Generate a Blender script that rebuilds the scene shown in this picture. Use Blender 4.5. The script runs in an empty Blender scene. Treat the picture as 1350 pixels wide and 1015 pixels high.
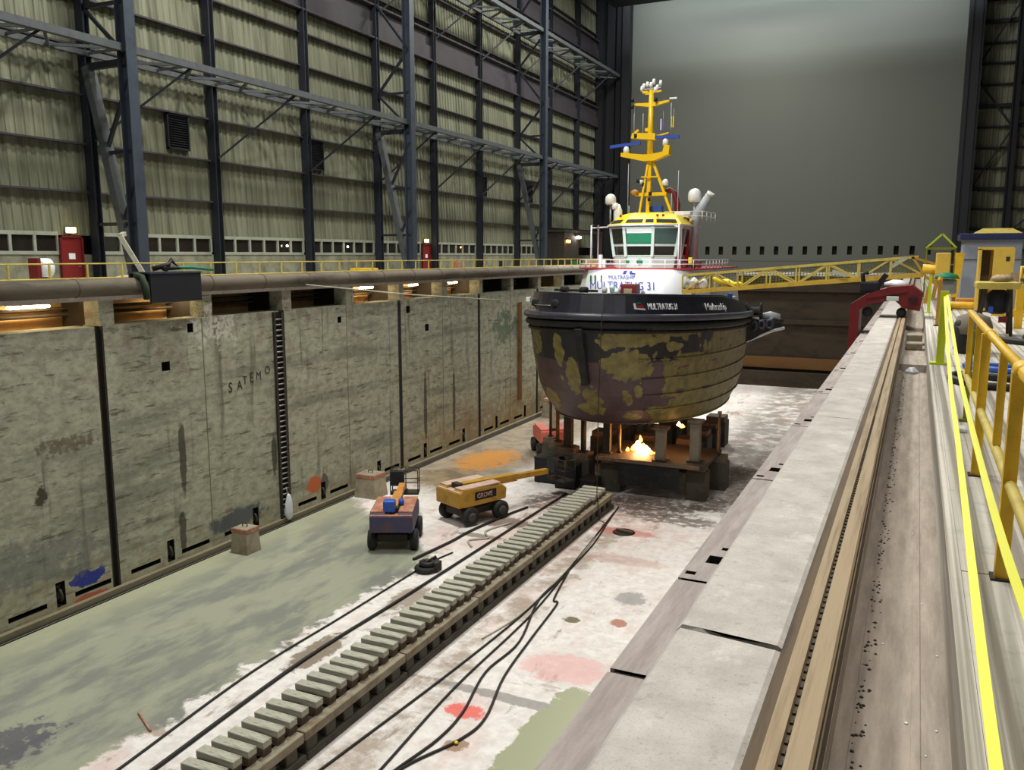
import bpy, bmesh, math, random
from mathutils import Vector, Matrix
random.seed(7)
PI = math.pi
scene = bpy.context.scene
COL = scene.collection

# ------------------------------------------------------------------ materials
def lin(c):
    def f(v):
        v /= 255.0
        return v / 12.92 if v <= 0.04045 else ((v + 0.055) / 1.055) ** 2.4
    return (f(c[0]), f(c[1]), f(c[2]), 1.0)

class NT:
    """small helper round a material's node tree"""
    def __init__(self, name):
        self.m = bpy.data.materials.new(name)
        self.m.use_nodes = True
        self.t = self.m.node_tree
        self.b = self.t.nodes['Principled BSDF']
    def n(self, kind, **kw):
        nd = self.t.nodes.new(kind)
        for k, v in kw.items():
            setattr(nd, k, v)
        return nd
    def l(self, a, b):
        self.t.links.new(a, b)
    def val(self, sock, v):
        if hasattr(v, 'is_linked') or isinstance(v, bpy.types.NodeSocket):
            self.l(v, sock)
        else:
            sock.default_value = v
    def math(self, op, a, b=None, clamp=False):
        nd = self.n('ShaderNodeMath', operation=op, use_clamp=clamp)
        self.val(nd.inputs[0], a)
        if b is not None:
            self.val(nd.inputs[1], b)
        return nd.outputs[0]
    def pos(self):
        if not hasattr(self, '_pos'):
            self._pos = self.n('ShaderNodeNewGeometry').outputs['Position']
        return self._pos
    def obj(self):
        return self.n('ShaderNodeTexCoord').outputs['Object']
    def scaled(self, vec, s):
        nd = self.n('ShaderNodeMapping')
        self.l(vec, nd.inputs[0])
        nd.inputs['Scale'].default_value = s
        return nd.outputs[0]
    def noise(self, vec, scale, detail=4.0, rough=0.55, out='Fac'):
        nd = self.n('ShaderNodeTexNoise')
        self.l(vec, nd.inputs['Vector'])
        nd.inputs['Scale'].default_value = scale
        nd.inputs['Detail'].default_value = detail
        nd.inputs['Roughness'].default_value = rough
        return nd.outputs[out]
    def ramp(self, fac, a, b):
        nd = self.n('ShaderNodeMapRange')
        nd.interpolation_type = 'SMOOTHSTEP'
        self.val(nd.inputs[0], fac)
        nd.inputs[1].default_value = a
        nd.inputs[2].default_value = b
        nd.clamp = True
        return nd.outputs[0]
    def mix(self, fac, a, b):
        nd = self.n('ShaderNodeMix', data_type='RGBA')
        self.val(nd.inputs[0], fac)
        self.val(nd.inputs[6], a)
        self.val(nd.inputs[7], b)
        return nd.outputs[2]
    def color(self, c):
        self.val(self.b.inputs['Base Color'], c)
    def bump(self, h, strength=0.3, dist=0.02):
        nd = self.n('ShaderNodeBump')
        nd.inputs['Strength'].default_value = strength
        nd.inputs['Distance'].default_value = dist
        self.l(h, nd.inputs['Height'])
        self.l(nd.outputs[0], self.b.inputs['Normal'])
    def axes(self, p=None):
        nd = self.n('ShaderNodeSeparateXYZ')
        self.l(p or self.pos(), nd.inputs[0])
        return nd.outputs
    def blotch(self, u, v, cu, cv, ru, rv, wob=None, amt=0.6, soft=0.35):
        """1 inside an uneven ellipse on two coordinates, 0 outside"""
        a = self.math('DIVIDE', self.math('SUBTRACT', u, cu), ru)
        b = self.math('DIVIDE', self.math('SUBTRACT', v, cv), rv)
        d = self.math('ADD', self.math('MULTIPLY', a, a), self.math('MULTIPLY', b, b))
        if wob is not None:
            d = self.math('ADD', d, self.math('MULTIPLY', self.math('SUBTRACT', wob, 0.5), amt * 11))
        nd = self.n('ShaderNodeMapRange'); nd.interpolation_type = 'SMOOTHSTEP'
        self.l(d, nd.inputs[0])
        nd.inputs[1].default_value = 1 - soft; nd.inputs[2].default_value = 1 + soft
        nd.inputs[3].default_value = 1; nd.inputs[4].default_value = 0
        return nd.outputs[0]

MATS = {}
def plain(name, c, rough=0.5, metal=0.0, dirt=0.25, scale=3.0, dark=None, bump=0.0, stretch=(1, 1, 1), world=False):
    """paint / metal / concrete with an uneven worn tone"""
    k = NT(name)
    v = k.pos() if world else k.obj()
    v = k.scaled(v, stretch)
    c0 = lin(c)
    d0 = lin(dark) if dark else tuple(x * 0.45 for x in c0[:3]) + (1,)
    f = k.ramp(k.noise(v, scale, 6, 0.65), 0.42, 0.75)
    k.color(k.mix(k.math('MULTIPLY', f, dirt * 2 if dirt < .5 else 1.0), c0, d0))
    k.b.inputs['Roughness'].default_value = rough
    k.b.inputs['Metallic'].default_value = metal
    if bump:
        k.bump(k.noise(v, scale * 6, 4), bump)
    MATS[name] = k.m
    return k.m
def glow(name, c, strength):
    k = NT(name)
    k.color((c[0], c[1], c[2], 1))
    k.b.inputs['Emission Color'].default_value = (c[0], c[1], c[2], 1)
    k.b.inputs['Emission Strength'].default_value = strength
    MATS[name] = k.m
    return k.m

# ------------------------------------------------------------------ geometry helper
class MB:
    def __init__(self):
        self.bm = bmesh.new()
    def face(self, pts, smooth=False):
        try:
            f = self.bm.faces.new([self.bm.verts.new(p) for p in pts])
            f.smooth = smooth
            return f
        except ValueError:
            return None
    def box(self, lo, hi, M=None):
        x0, y0, z0 = lo; x1, y1, z1 = hi
        c = [Vector(p) for p in ((x0,y0,z0),(x1,y0,z0),(x1,y1,z0),(x0,y1,z0),(x0,y0,z1),(x1,y0,z1),(x1,y1,z1),(x0,y1,z1))]
        if M: c = [M @ p for p in c]
        v = [self.bm.verts.new(p) for p in c]
        for q in ((3,2,1,0),(4,5,6,7),(0,1,5,4),(1,2,6,5),(2,3,7,6),(3,0,4,7)):
            self.bm.faces.new([v[i] for i in q])
        return self
    def cbox(self, c, s, M=None):
        return self.box([c[i]-s[i]/2 for i in range(3)], [c[i]+s[i]/2 for i in range(3)], M)
    def bevel(self, w, seg=2):
        bmesh.ops.bevel(self.bm, geom=self.bm.edges[:] , offset=w, segments=seg, affect='EDGES', profile=0.6)
        return self
    def bar(self, a, b, w, h=None, up=(0, 0, 1)):
        """square bar between two points"""
        a, b = Vector(a), Vector(b); h = h or w
        d = (b - a).normalized(); u = Vector(up)
        if abs(d.dot(u)) > 0.98: u = Vector((0, 1, 0))
        s = d.cross(u).normalized(); u = s.cross(d)
        r = []
        for p in (a, b):
            r.append([self.bm.verts.new(p + s*w/2*i + u*h/2*j) for i, j in ((-1,-1),(1,-1),(1,1),(-1,1))])
        for i in range(4):
            self.bm.faces.new((r[0][i], r[0][(i+1)%4], r[1][(i+1)%4], r[1][i]))
        self.bm.faces.new(r[0][::-1]); self.bm.faces.new(r[1])
        return self
    def tube(self, pts, r, seg=10, closed=False, caps=True):
        pts = [Vector(p) for p in pts]; n = len(pts)
        rr = r if isinstance(r, (list, tuple)) else [r]*n
        rings = []; prev = None
        for i, p in enumerate(pts):
            if closed: d = pts[(i+1)%n] - pts[i-1]
            else: d = pts[min(i+1, n-1)] - pts[max(i-1, 0)]
            d.normalize()
            if prev is None:
                u = Vector((0,0,1)) if abs(d.z) < 0.9 else Vector((1,0,0))
            else: u = prev
            s = d.cross(u).normalized(); u = s.cross(d).normalized(); prev = u
            rings.append([self.bm.verts.new(p + (s*math.cos(t) + u*math.sin(t))*rr[i]) for t in (2*PI*k/seg for k in range(seg))])
        m = n if closed else n-1
        for i in range(m):
            A, B = rings[i], rings[(i+1)%n]
            for k in range(seg):
                f = self.bm.faces.new((A[k], A[(k+1)%seg], B[(k+1)%seg], B[k])); f.smooth = True
        if caps and not closed:
            self.bm.faces.new(rings[0][::-1]); self.bm.faces.new(rings[-1])
        return self
    def lathe(self, prof, c=(0,0,0), seg=20, axis='z', smooth=True):
        c = Vector(c); rings = []
        def P(r, h, t):
            a, b = r*math.cos(t), r*math.sin(t)
            return c + Vector({'z': (a,b,h), 'x': (h,a,b), 'y': (a,h,b)}[axis])
        for r, h in prof:
            rings.append([self.bm.verts.new(P(max(r,1e-4), h, 2*PI*k/seg)) for k in range(seg)])
        for A, B in zip(rings, rings[1:]):
            for k in range(seg):
                f = self.bm.faces.new((A[k], A[(k+1)%seg], B[(k+1)%seg], B[k])); f.smooth = smooth
        self.bm.faces.new(rings[0][::-1]); self.bm.faces.new(rings[-1])
        return self
    def prism(self, poly, a, b, axis='z'):
        """polygon (2-D) extruded from a to b along an axis"""
        def P(u, v, h):
            return {'z': (u,v,h), 'y': (u,h,v), 'x': (h,u,v)}[axis]
        A = [self.bm.verts.new(P(u,v,a)) for u, v in poly]
        B = [self.bm.verts.new(P(u,v,b)) for u, v in poly]
        n = len(poly)
        for i in range(n):
            self.bm.faces.new((A[i], A[(i+1)%n], B[(i+1)%n], B[i]))
        self.bm.faces.new(A[::-1]); self.bm.faces.new(B)
        return self
    def loft(self, rings, smooth=False, closed=True, caps=True):
        R = [[self.bm.verts.new(p) for p in r] for r in rings]; n = len(R[0])
        for A, B in zip(R, R[1:]):
            for k in range(n if closed else n-1):
                f = self.bm.faces.new((A[k], A[(k+1)%n], B[(k+1)%n], B[k])); f.smooth = smooth
        if caps:
            self.bm.faces.new(R[0][::-1]); self.bm.faces.new(R[-1])
        return self
    def build(self, name, mat, parent=None, origin=None, mats=None):
        if parent is not None:
            o_ = Vector((0,0,0)); q = parent
            while q is not None:
                o_ += q.location; q = q.parent
        else:
            o_ = Vector(origin) if origin is not None else Vector((0,0,0))
        bmesh.ops.recalc_face_normals(self.bm, faces=self.bm.faces[:])
        if o_.length > 0: bmesh.ops.translate(self.bm, verts=self.bm.verts[:], vec=-o_)
        me = bpy.data.meshes.new(name); self.bm.to_mesh(me); self.bm.free()
        for m in (mats or [mat]): me.materials.append(MATS[m] if isinstance(m, str) else m)
        o = bpy.data.objects.new(name, me); COL.objects.link(o)
        if parent is not None: o.parent = parent
        else: o.location = o_
        return o

def tag(o, label=None, cat=None, group=None, kind=None):
    if label: o['label'] = label
    if cat: o['category'] = cat
    if group: o['group'] = group
    if kind: o['kind'] = kind
    return o
def thing(name, loc, label, cat, group=None, kind=None):
    o = bpy.data.objects.new(name, None); COL.objects.link(o)
    o.empty_display_size = 0.3; o.location = loc
    return tag(o, label, cat, group, kind)
def struct(name, mb, mat, parent=None, mats=None):
    o = mb.build(name, mat, parent, mats=mats)
    if parent is None: o['kind'] = 'structure'
    return o
def copy_tree(o, parent=None):
    c = o.copy(); COL.objects.link(c)
    if parent is not None: c.parent = parent
    for ch in list(o.children): copy_tree(ch, c)
    return c
def text(name, body, size, mat, parent, loc, rot, align='LEFT', depth=0.004, sx=1.0):
    cu = bpy.data.curves.new(name, 'FONT'); cu.body = body; cu.size = size; cu.extrude = depth
    cu.align_x = align; cu.materials.append(MATS[mat])
    o = bpy.data.objects.new(name, cu); COL.objects.link(o)
    off = Vector((0,0,0)); q = parent
    while q is not None: off += q.location; q = q.parent
    o.rotation_euler = rot; o.scale = (sx, 1, 1)
    bpy.context.view_layer.update()
    me = bpy.data.meshes.new_from_object(o.evaluated_get(bpy.context.evaluated_depsgraph_get()))
    me.transform(Matrix.Translation(Vector(loc) - off) @ Matrix(o.matrix_world.to_3x3()).to_4x4())
    bpy.data.objects.remove(o); bpy.data.curves.remove(cu)
    o = bpy.data.objects.new(name, me); COL.objects.link(o)
    if parent is not None: o.parent = parent
    return o
def holed(mb, u0, u1, v0, v1, holes, P, depth):
    """a flat face on (u, v) with real recesses; P maps (u, v, depth) to a point; recess floors get material 1"""
    us = sorted({u0, u1, *[h[0] for h in holes], *[h[1] for h in holes]}); us = [u for u in us if u0 <= u <= u1]
    vs = sorted({v0, v1, *[h[2] for h in holes], *[h[3] for h in holes]}); vs = [v for v in vs if v0 <= v <= v1]
    for i in range(len(us)-1):
        for j in range(len(vs)-1):
            a, b, c, d = us[i], us[i+1], vs[j], vs[j+1]
            mu, mv = (a+b)/2, (c+d)/2
            if any(h[0] < mu < h[1] and h[2] < mv < h[3] for h in holes): continue
            mb.face([P(a,c,0), P(b,c,0), P(b,d,0), P(a,d,0)])
    for a, b, c, d in holes:
        for q in (([a,c],[b,c]), ([b,c],[b,d]), ([b,d],[a,d]), ([a,d],[a,c])):
            f = mb.face([P(*q[0],0), P(*q[1],0), P(*q[1],depth), P(*q[0],depth)])
            f.material_index = 1
        f = mb.face([P(a,c,depth), P(b,c,depth), P(b,d,depth), P(a,d,depth)])
        f.material_index = 1
    return mb

ZF = -10.35          # dock floor; the quay is z = 0
plain('navy_steel', (32, 36, 46), 0.55, 0.1, 0.3, 2)
plain('blue_steel', (56, 65, 78), 0.5, 0.1, 0.3, 2)
plain('truss_steel', (80, 85, 88), 0.55, 0.1, 0.3, 2)
plain('girder_purple', (58, 53, 60), 0.7, 0, 0.25, 1)
plain('black_steel', (22, 24, 32), 0.7, 0.1, 0.2, 2)
plain('dark_gap', (26, 22, 17), 0.95, 0, 0.2, 2)
plain('yellow_paint', (236, 190, 40), 0.45, 0, 0.16, 5, (120, 80, 20))
plain('pale_yellow', (205, 185, 90), 0.6, 0, 0.22, 3, (110, 90, 40))
plain('mast_yellow', (240, 196, 10), 0.4, 0, 0.05, 3)
plain('roof_yellow', (250, 225, 25), 0.4, 0, 0.03, 3)
plain('gang_yellow', (200, 165, 60), 0.55, 0, 0.25, 3, (110, 80, 30))
plain('green_dark', (44, 60, 40), 0.8, 0, 0.3, 4)
plain('kerb_stone', (122, 114, 92), 0.9, 0, 0.3, 1.5, (84, 76, 60), 0, (1, .3, 1), True)
plain('hub_grey', (70, 70, 68), 0.7, 0, 0.3, 4)
plain('lime_paint', (196, 210, 35), 0.5, 0, 0.12, 4)
plain('olive_post', (125, 130, 40), 0.6, 0, 0.2, 4)
plain('ship_white', (238, 240, 242), 0.4, 0, 0.04, 2)
plain('ship_grey', (176, 182, 190), 0.45, 0, 0.12, 2)
plain('ship_pale', (196, 214, 206), 0.4, 0, 0.08, 2)
plain('ship_navy', (30, 31, 40), 0.35, 0, 0.25, 1.2, (50, 50, 62))
plain('rubber', (24, 24, 26), 0.75, 0, 0.3, 3, (55, 54, 52))
plain('fender_rubber', (58, 60, 72), 0.38, 0, 0.3, 1.5, (30, 30, 36))
plain('ship_red', (170, 22, 30), 0.45, 0, 0.1, 3)
plain('dark_red', (108, 18, 22), 0.5, 0, 0.25, 2)
plain('green_sheet', (20, 120, 85), 0.6, 0, 0.1, 2)
plain('letter_blue', (70, 75, 175), 0.5, 0, 0.02, 2)
plain('letter_white', (230, 232, 240), 0.5, 0, 0.02, 2)
plain('letter_dark', (44, 46, 38), 0.9, 0, 0.3, 6)
plain('radar_blue', (40, 75, 170), 0.5, 0, 0.1, 2)
plain('lift_purple', (70, 66, 100), 0.55, 0, 0.3, 2.5, (110, 75, 50))
plain('lift_rust', (165, 105, 80), 0.7, 0, 0.4, 3, (200, 170, 150))
plain('lift_yellow', (190, 146, 50), 0.5, 0, 0.3, 2.5, (120, 82, 40))
plain('lift_pinktop', (205, 175, 160), 0.6, 0, 0.3, 3, (150, 110, 60))
plain('lift_red', (220, 120, 108), 0.5, 0, 0.2, 2.5)
plain('lift_orange', (200, 135, 60), 0.6, 0, 0.3, 3)
plain('bright_blue', (40, 90, 190), 0.45, 0, 0.1, 4)
plain('grey_metal', (140, 142, 142), 0.45, 0.5, 0.3, 4)
plain('dark_frame', (54, 48, 40), 0.7, 0.1, 0.3, 4)
plain('cab_grey', (150, 160, 178), 0.5, 0, 0.12, 1.5)
plain('cab_navy', (30, 38, 88), 0.5, 0, 0.1, 2)
plain('cabinet_yellow', (226, 190, 78), 0.5, 0, 0.18, 2, (150, 110, 50))
plain('green_paint', (40, 110, 40), 0.6, 0, 0.2, 2)
plain('hose_black', (24, 23, 22), 0.6, 0, 0.3, 4)
plain('hose_pale', (178, 176, 160), 0.7, 0, 0.3, 4)
plain('white_bag', (205, 212, 220), 0.6, 0, 0.15, 4)
plain('door_red', (118, 22, 22), 0.5, 0, 0.15, 1.5)
plain('window_white', (150, 155, 140), 0.6, 0, 0.2, 2)
plain('tape_yellow', (240, 240, 60), 0.5, 0, 0.03, 2)
plain('timber', (180, 180, 165), 0.85, 0, 0.4, 3, (96, 84, 66), 0.2, (1, 6, 6))
plain('timber_brown', (112, 94, 76), 0.85, 0, 0.4, 3, (56, 46, 38), 0.2)
plain('concrete_block', (150, 142, 122), 0.9, 0, 0.4, 1.8, (104, 84, 64), 0.2)
plain('dark_block', (78, 75, 64), 0.9, 0, 0.4, 1.5, (44, 38, 32), 0.2)
plain('pillar_grey', (124, 116, 102), 0.9, 0, 0.3, 2, (70, 60, 50), 0.1)
plain('pipe_weathered', (108, 99, 86), 0.75, 0, 0.45, 1.2, (54, 46, 38), 0.3, (1, .25, 1), True)
plain('rusty_wall', (58, 48, 36), 0.9, 0, 0.45, 0.6, (32, 26, 20), 0.3, (1, 1, 2), True)
plain('rust_beam', (104, 72, 36), 0.9, 0, 0.4, 1, (60, 44, 28), 0.2, (.3, 1, 1), True)
plain('gallery_wall', (170, 140, 95), 0.8, 0, 0.35, 1, (110, 84, 50), 0, (1, 1, 1), True)
plain('rail_tan', (166, 146, 116), 0.7, 0, 0.42, 26, (112, 90, 62), 0.15, (1, .03, 1), True)
plain('rail_dark', (96, 80, 60), 0.8, 0, 0.4, 20, (60, 46, 34), 0.15, (1, .06, 1), True)
plain('blue_gate_grey', (88, 91, 86), 0.8, 0, 0.06, .4, (80, 83, 78), 0, (1, 1, .2), True)
glow('lamp_warm', (1.0, 0.76, 0.42), 60)
glow('lamp_orange', (1.0, 0.35, 0.06), 14)
glow('lamp_white', (1.0, 0.9, 0.75), 26)
glow('lamp_yellow', (1.0, 0.78, 0.28), 9)
glow('fire_white', (1.0, 0.66, 0.28), 60)
glow('fire_orange', (1.0, 0.26, 0.03), 14)
k = NT('glass_dark'); k.color(lin((34, 36, 32))); k.b.inputs['Roughness'].default_value = 0.08; MATS['glass_dark'] = k.m
k = NT('glass_brown'); f = k.noise(k.pos(), 0.5, 2)
k.color(k.mix(f, lin((26, 27, 26)), lin((46, 38, 33)))); k.b.inputs['Roughness'].default_value = 0.12; MATS['glass_brown'] = k.m
k = NT('glass_green'); k.color(lin((70, 96, 90))); k.b.inputs['Roughness'].default_value = 0.06; MATS['glass_green'] = k.m

def cladding_mat():
    k = NT('cladding'); p = k.pos(); x, y, z = k.axes()
    st = k.noise(k.scaled(p, (3, 3, .12)), 1.0, 5, .65)
    big = k.noise(k.scaled(p, (.12, .12, .1)), 1.0, 3)
    c = k.mix(k.ramp(st, .35, .72), lin((124, 126, 105)), lin((86, 87, 70)))
    c = k.mix(k.math('MULTIPLY', k.ramp(big, .45, .7), .5), c, lin((88, 89, 70)))
    k.color(c); k.b.inputs['Roughness'].default_value = .75
    MATS['cladding'] = k.m
cladding_mat()
def low_wall_mat():
    k = NT('low_wall'); p = k.pos()
    n = k.noise(p, 1.3, 6, .7)
    k.color(k.mix(k.ramp(n, .35, .7), lin((138, 139, 118)), lin((98, 98, 82))))
    k.b.inputs['Roughness'].default_value = .9
    MATS['low_wall'] = k.m
low_wall_mat()

def dock_wall_mat():
    k = NT('dock_wall'); p = k.pos(); x, y, z = k.axes()
    fine = k.noise(k.scaled(p, (1, 1, 1.6)), 2.2, 8, .72)
    band = k.noise(k.scaled(p, (.2, .12, 1.1)), 1.0, 5, .6)
    scr = k.noise(k.scaled(p, (1, .5, 3.2)), 1.5, 7, .75)
    drip = k.noise(k.scaled(p, (1, 1.1, .09)), 1.6, 5, .6)
    wob = k.noise(p, 1.5, 5, .7)
    c = k.mix(k.ramp(fine, .33, .72), lin((172, 174, 154)), lin((132, 132, 114)))
    c = k.mix(k.math('MULTIPLY', k.ramp(band, .48, .66), .5), c, lin((84, 85, 78)))
    c = k.mix(k.math('MULTIPLY', k.ramp(drip, .58, .72), .6), c, lin((66, 64, 46)))
    c = k.mix(k.math('MULTIPLY', k.ramp(scr, .55, .64), .85), c, lin((80, 78, 64)))
    spk = k.noise(p, 5.0, 3, .6)
    c = k.mix(k.math('MULTIPLY', k.ramp(spk, .66, .74), .7), c, lin((62, 56, 44)))
    # pinkish scrapes and white bloom near the top, orange near the far foot
    top = k.ramp(z, -4.5, -1.2)
    pk = k.ramp(k.noise(k.scaled(p, (1, .8, 1)), 1.3, 6, .75), .52, .66)
    c = k.mix(k.math('MULTIPLY', k.math('MULTIPLY', pk, top), .75), c, lin((134, 110, 104)))
    c = k.mix(k.math('MULTIPLY', k.math('MULTIPLY', k.ramp(wob, .55, .66), k.ramp(z, -3.2, -1)), .55), c, lin((176, 172, 158)))
    low = k.math('MULTIPLY', k.ramp(z, -6.5, -9.8), k.ramp(y, 36, 52))
    c = k.mix(k.math('MULTIPLY', low, k.ramp(wob, .35, .6)), c, lin((142, 110, 60)))
    foot = k.math('MULTIPLY', k.ramp(z, -8.2, -10.2), k.ramp(wob, .4, .62))
    c = k.mix(k.math('MULTIPLY', foot, .6), c, lin((150, 132, 96)))
    grn = k.math('MULTIPLY', k.blotch(y, z, 52.5, -3.2, 1.6, .9, wob, .9, .6), .7)
    c = k.mix(grn, c, lin((60, 88, 62)))
    c = k.mix(k.math('MULTIPLY', k.blotch(y, z, 25.9, -1.1, 1.5, .7, wob, .9, .5), k.ramp(spk, .4, .55)), c, lin((196, 196, 184)))
    c = k.mix(k.blotch(y, z, 19.15, -9.42, .62, .26, wob, .5, .15), c, lin((38, 50, 135)))
    c = k.mix(k.blotch(y, z, 19.3, -10.12, .7, .12, wob, .5), c, lin((170, 92, 66)))
    c = k.mix(k.blotch(y, z, 31.6, -9.2, .5, .42, wob, .3, .15), c, lin((182, 96, 56)))
    c = k.mix(k.blotch(y, z, 32.4, -9.3, .3, .42, wob, .3, .15), c, lin((88, 88, 86)))
    c = k.mix(k.blotch(y, z, 26.6, -9.4, 1.5, .4, wob, .4), c, lin((86, 90, 92)))
    c = k.mix(k.math('MULTIPLY', k.blotch(y, z, 16.8, -8.4, 3.0, .8, wob, .9, .8), .6), c, lin((96, 98, 98)))
    c = k.mix(k.math('MULTIPLY', k.blotch(y, z, 18.8, -4.6, 1.0, .26, spk, .8, .8), .7), c, lin((86, 72, 58)))
    c = k.mix(k.blotch(y, z, 17.7, -6.2, .22, .35, wob, .6), c, lin((66, 60, 48)))
    for cy, cz, h in ((23.7, -6.2, 1.4), (23.5, -9.0, .9), (41.9, -7.2, 2.3), (45.3, -7.4, 2.0), (28.9, -7.2, .9)):
        c = k.mix(k.math('MULTIPLY', k.blotch(y, z, cy, cz, .17, h, wob, .3), .85), c, lin((52, 52, 38)))
    k.color(c); k.b.inputs['Roughness'].default_value = .85
    k.bump(fine, .25, .03)
    MATS['dock_wall'] = k.m
dock_wall_mat()

def floor_mat():
    k = NT('dock_floor'); p = k.pos(); x, y, z = k.axes()
    wob = k.noise(p, .9, 6, .7); wob2 = k.noise(p, 2.6, 5, .7); big = k.noise(p, .25, 3, .5)
    c = k.mix(k.ramp(wob2, .3, .7), lin((236, 233, 230)), lin((212, 205, 202)))
    # pink and brown staining of the dry floor
    c = k.mix(k.math('MULTIPLY', k.ramp(k.noise(k.scaled(p, (1, .5, 1)), .55, 5, .6), .5, .66), .6), c, lin((208, 178, 172)))
    c = k.mix(k.math('MULTIPLY', k.ramp(k.noise(k.scaled(p, (1.4, .45, 1)), .8, 6, .7), .57, .67), .75), c, lin((150, 132, 120)))
    c = k.mix(k.math('MULTIPLY', k.ramp(k.noise(k.scaled(p, (.5, 1.6, 1)), 1.2, 5, .7), .6, .7), .5), c, lin((140, 120, 112)))
    trk = k.math('MULTIPLY', k.blotch(x, y, -11.6, 26, .75, 26, wob2, .5, .6), k.ramp(wob, .38, .6))
    c = k.mix(k.math('MULTIPLY', trk, .7), c, lin((140, 116, 92)))
    # broad patches whose wear can be seen from the quay
    for cx, cy, rx, ry, col, a in (
            (-8.6, 21.9, 1.3, .9, (222, 160, 158), .6), (-10.15, 18.5, .55, .36, (226, 96, 84), .9), (-8.18, 25.5, .3, .28, (176, 122, 104), .95),
            (-9.71, 25.1, .28, .24, (110, 100, 72), .95), (-8.45, 27.6, .55, .6, (160, 158, 158), .9), (-10.9, 34.6, 1.4, .45, (196, 112, 112), .7),
            (-9.6, 17.0, .3, .26, (140, 100, 60), .8), (-10.0, 31.2, 1.8, .5, (190, 150, 140), .5), (-9, 19.6, 3, .22, (120, 116, 112), .7),
            (-22.4, 44.0, 1.7, 2.4, (190, 124, 44), .85), (-22.6, 39.5, 1.5, 2.2, (120, 96, 64), .8), (-19.8, 42.0, 1.2, .5, (196, 206, 206), .8),
            (-15.9, 19.6, .5, 1.3, (120, 104, 86), .9), (-15.6, 24.4, .5, 1.1, (136, 120, 100), .8), (-16.4, 33.6, 1.5, .7, (112, 92, 80), .85),
            (-17.4, 14.3, 1.0, .24, (160, 136, 122), .8), (-16.3, 31.4, 1.2, .25, (120, 112, 92), .8)):
        c = k.mix(k.math('MULTIPLY', k.blotch(x, y, cx, cy, rx, ry, wob2, .35, .3), a), c, lin(col))
    # brown, oily ground and painted ship shade, under and beyond the ship
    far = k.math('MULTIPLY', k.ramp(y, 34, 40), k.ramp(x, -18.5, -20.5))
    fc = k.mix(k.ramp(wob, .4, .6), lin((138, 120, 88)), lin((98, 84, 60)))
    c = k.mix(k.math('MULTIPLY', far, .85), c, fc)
    c = k.mix(k.blotch(x, y, -22.4, 44.0, 1.5, 2.6, wob2, .5, .5), c, lin((186, 126, 48)))
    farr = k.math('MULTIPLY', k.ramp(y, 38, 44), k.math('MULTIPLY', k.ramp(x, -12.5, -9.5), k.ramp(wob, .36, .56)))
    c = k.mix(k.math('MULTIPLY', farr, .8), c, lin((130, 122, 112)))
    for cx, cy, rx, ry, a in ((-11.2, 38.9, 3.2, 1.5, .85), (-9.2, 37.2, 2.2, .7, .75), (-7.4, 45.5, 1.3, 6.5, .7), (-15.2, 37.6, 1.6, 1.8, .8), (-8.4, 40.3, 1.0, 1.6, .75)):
        stain_shade = k.math('MULTIPLY', k.blotch(x, y, cx, cy, rx, ry, wob, .5, .5), k.ramp(wob2, .36, .52))  # oily stains that also darken the floor for the ship's shadow
        c = k.mix(k.math('MULTIPLY', stain_shade, a), c, lin((98, 84, 74)))
    # wet, silty sheet along the left wall
    edge = k.math('ADD', k.math('MULTIPLY', k.math('SUBTRACT', wob, .5), 3.2), k.math('MULTIPLY', k.math('SUBTRACT', wob2, .5), .8))
    e1 = k.math('ADD', k.math('ADD', x, 17.1), edge)
    e2 = k.math('ADD', k.math('ADD', k.math('MULTIPLY', x, .62), k.math('SUBTRACT', y, 18.1)), edge)      # far limit, running to the wall
    w1 = k.ramp(e1, .25, -.05); w2 = k.ramp(e2, .5, -.3)
    wet = k.math('MULTIPLY', w1, w2)
    w = k.mix(k.ramp(k.noise(k.scaled(p, (1, .35, 1)), .9, 6, .65), .42, .6), lin((158, 160, 142)), lin((130, 132, 125)))
    w = k.mix(k.math('MULTIPLY', k.ramp(k.noise(k.scaled(p, (2.2, .4, 1)), 1.1, 6, .7), .6, .68), .6), w, lin((172, 176, 152)))
    w = k.mix(k.math('MULTIPLY', k.ramp(x, -22.5, -25), .7), w, lin((172, 174, 146)))
    w = k.mix(k.math('MULTIPLY', k.blotch(x, y, -19.6, 12.2, .8, 1.2, wob2, .7), .8), w, lin((84, 84, 96)))
    c = k.mix(wet, c, w)
    pool = k.blotch(x, y, -7.7, 17.6, .75, 3.0, wob, .25, .08)
    c = k.mix(pool, c, lin((160, 163, 132)))
    k.color(c)
    anyw = k.math('MAXIMUM', wet, pool)
    r = k.n('ShaderNodeMapRange'); k.l(anyw, r.inputs[0]); r.inputs[3].default_value = .72; r.inputs[4].default_value = .3
    k.l(r.outputs[0], k.b.inputs['Roughness'])
    k.bump(k.noise(p, 5, 4), .12, .02)
    MATS['dock_floor'] = k.m
floor_mat()

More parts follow.
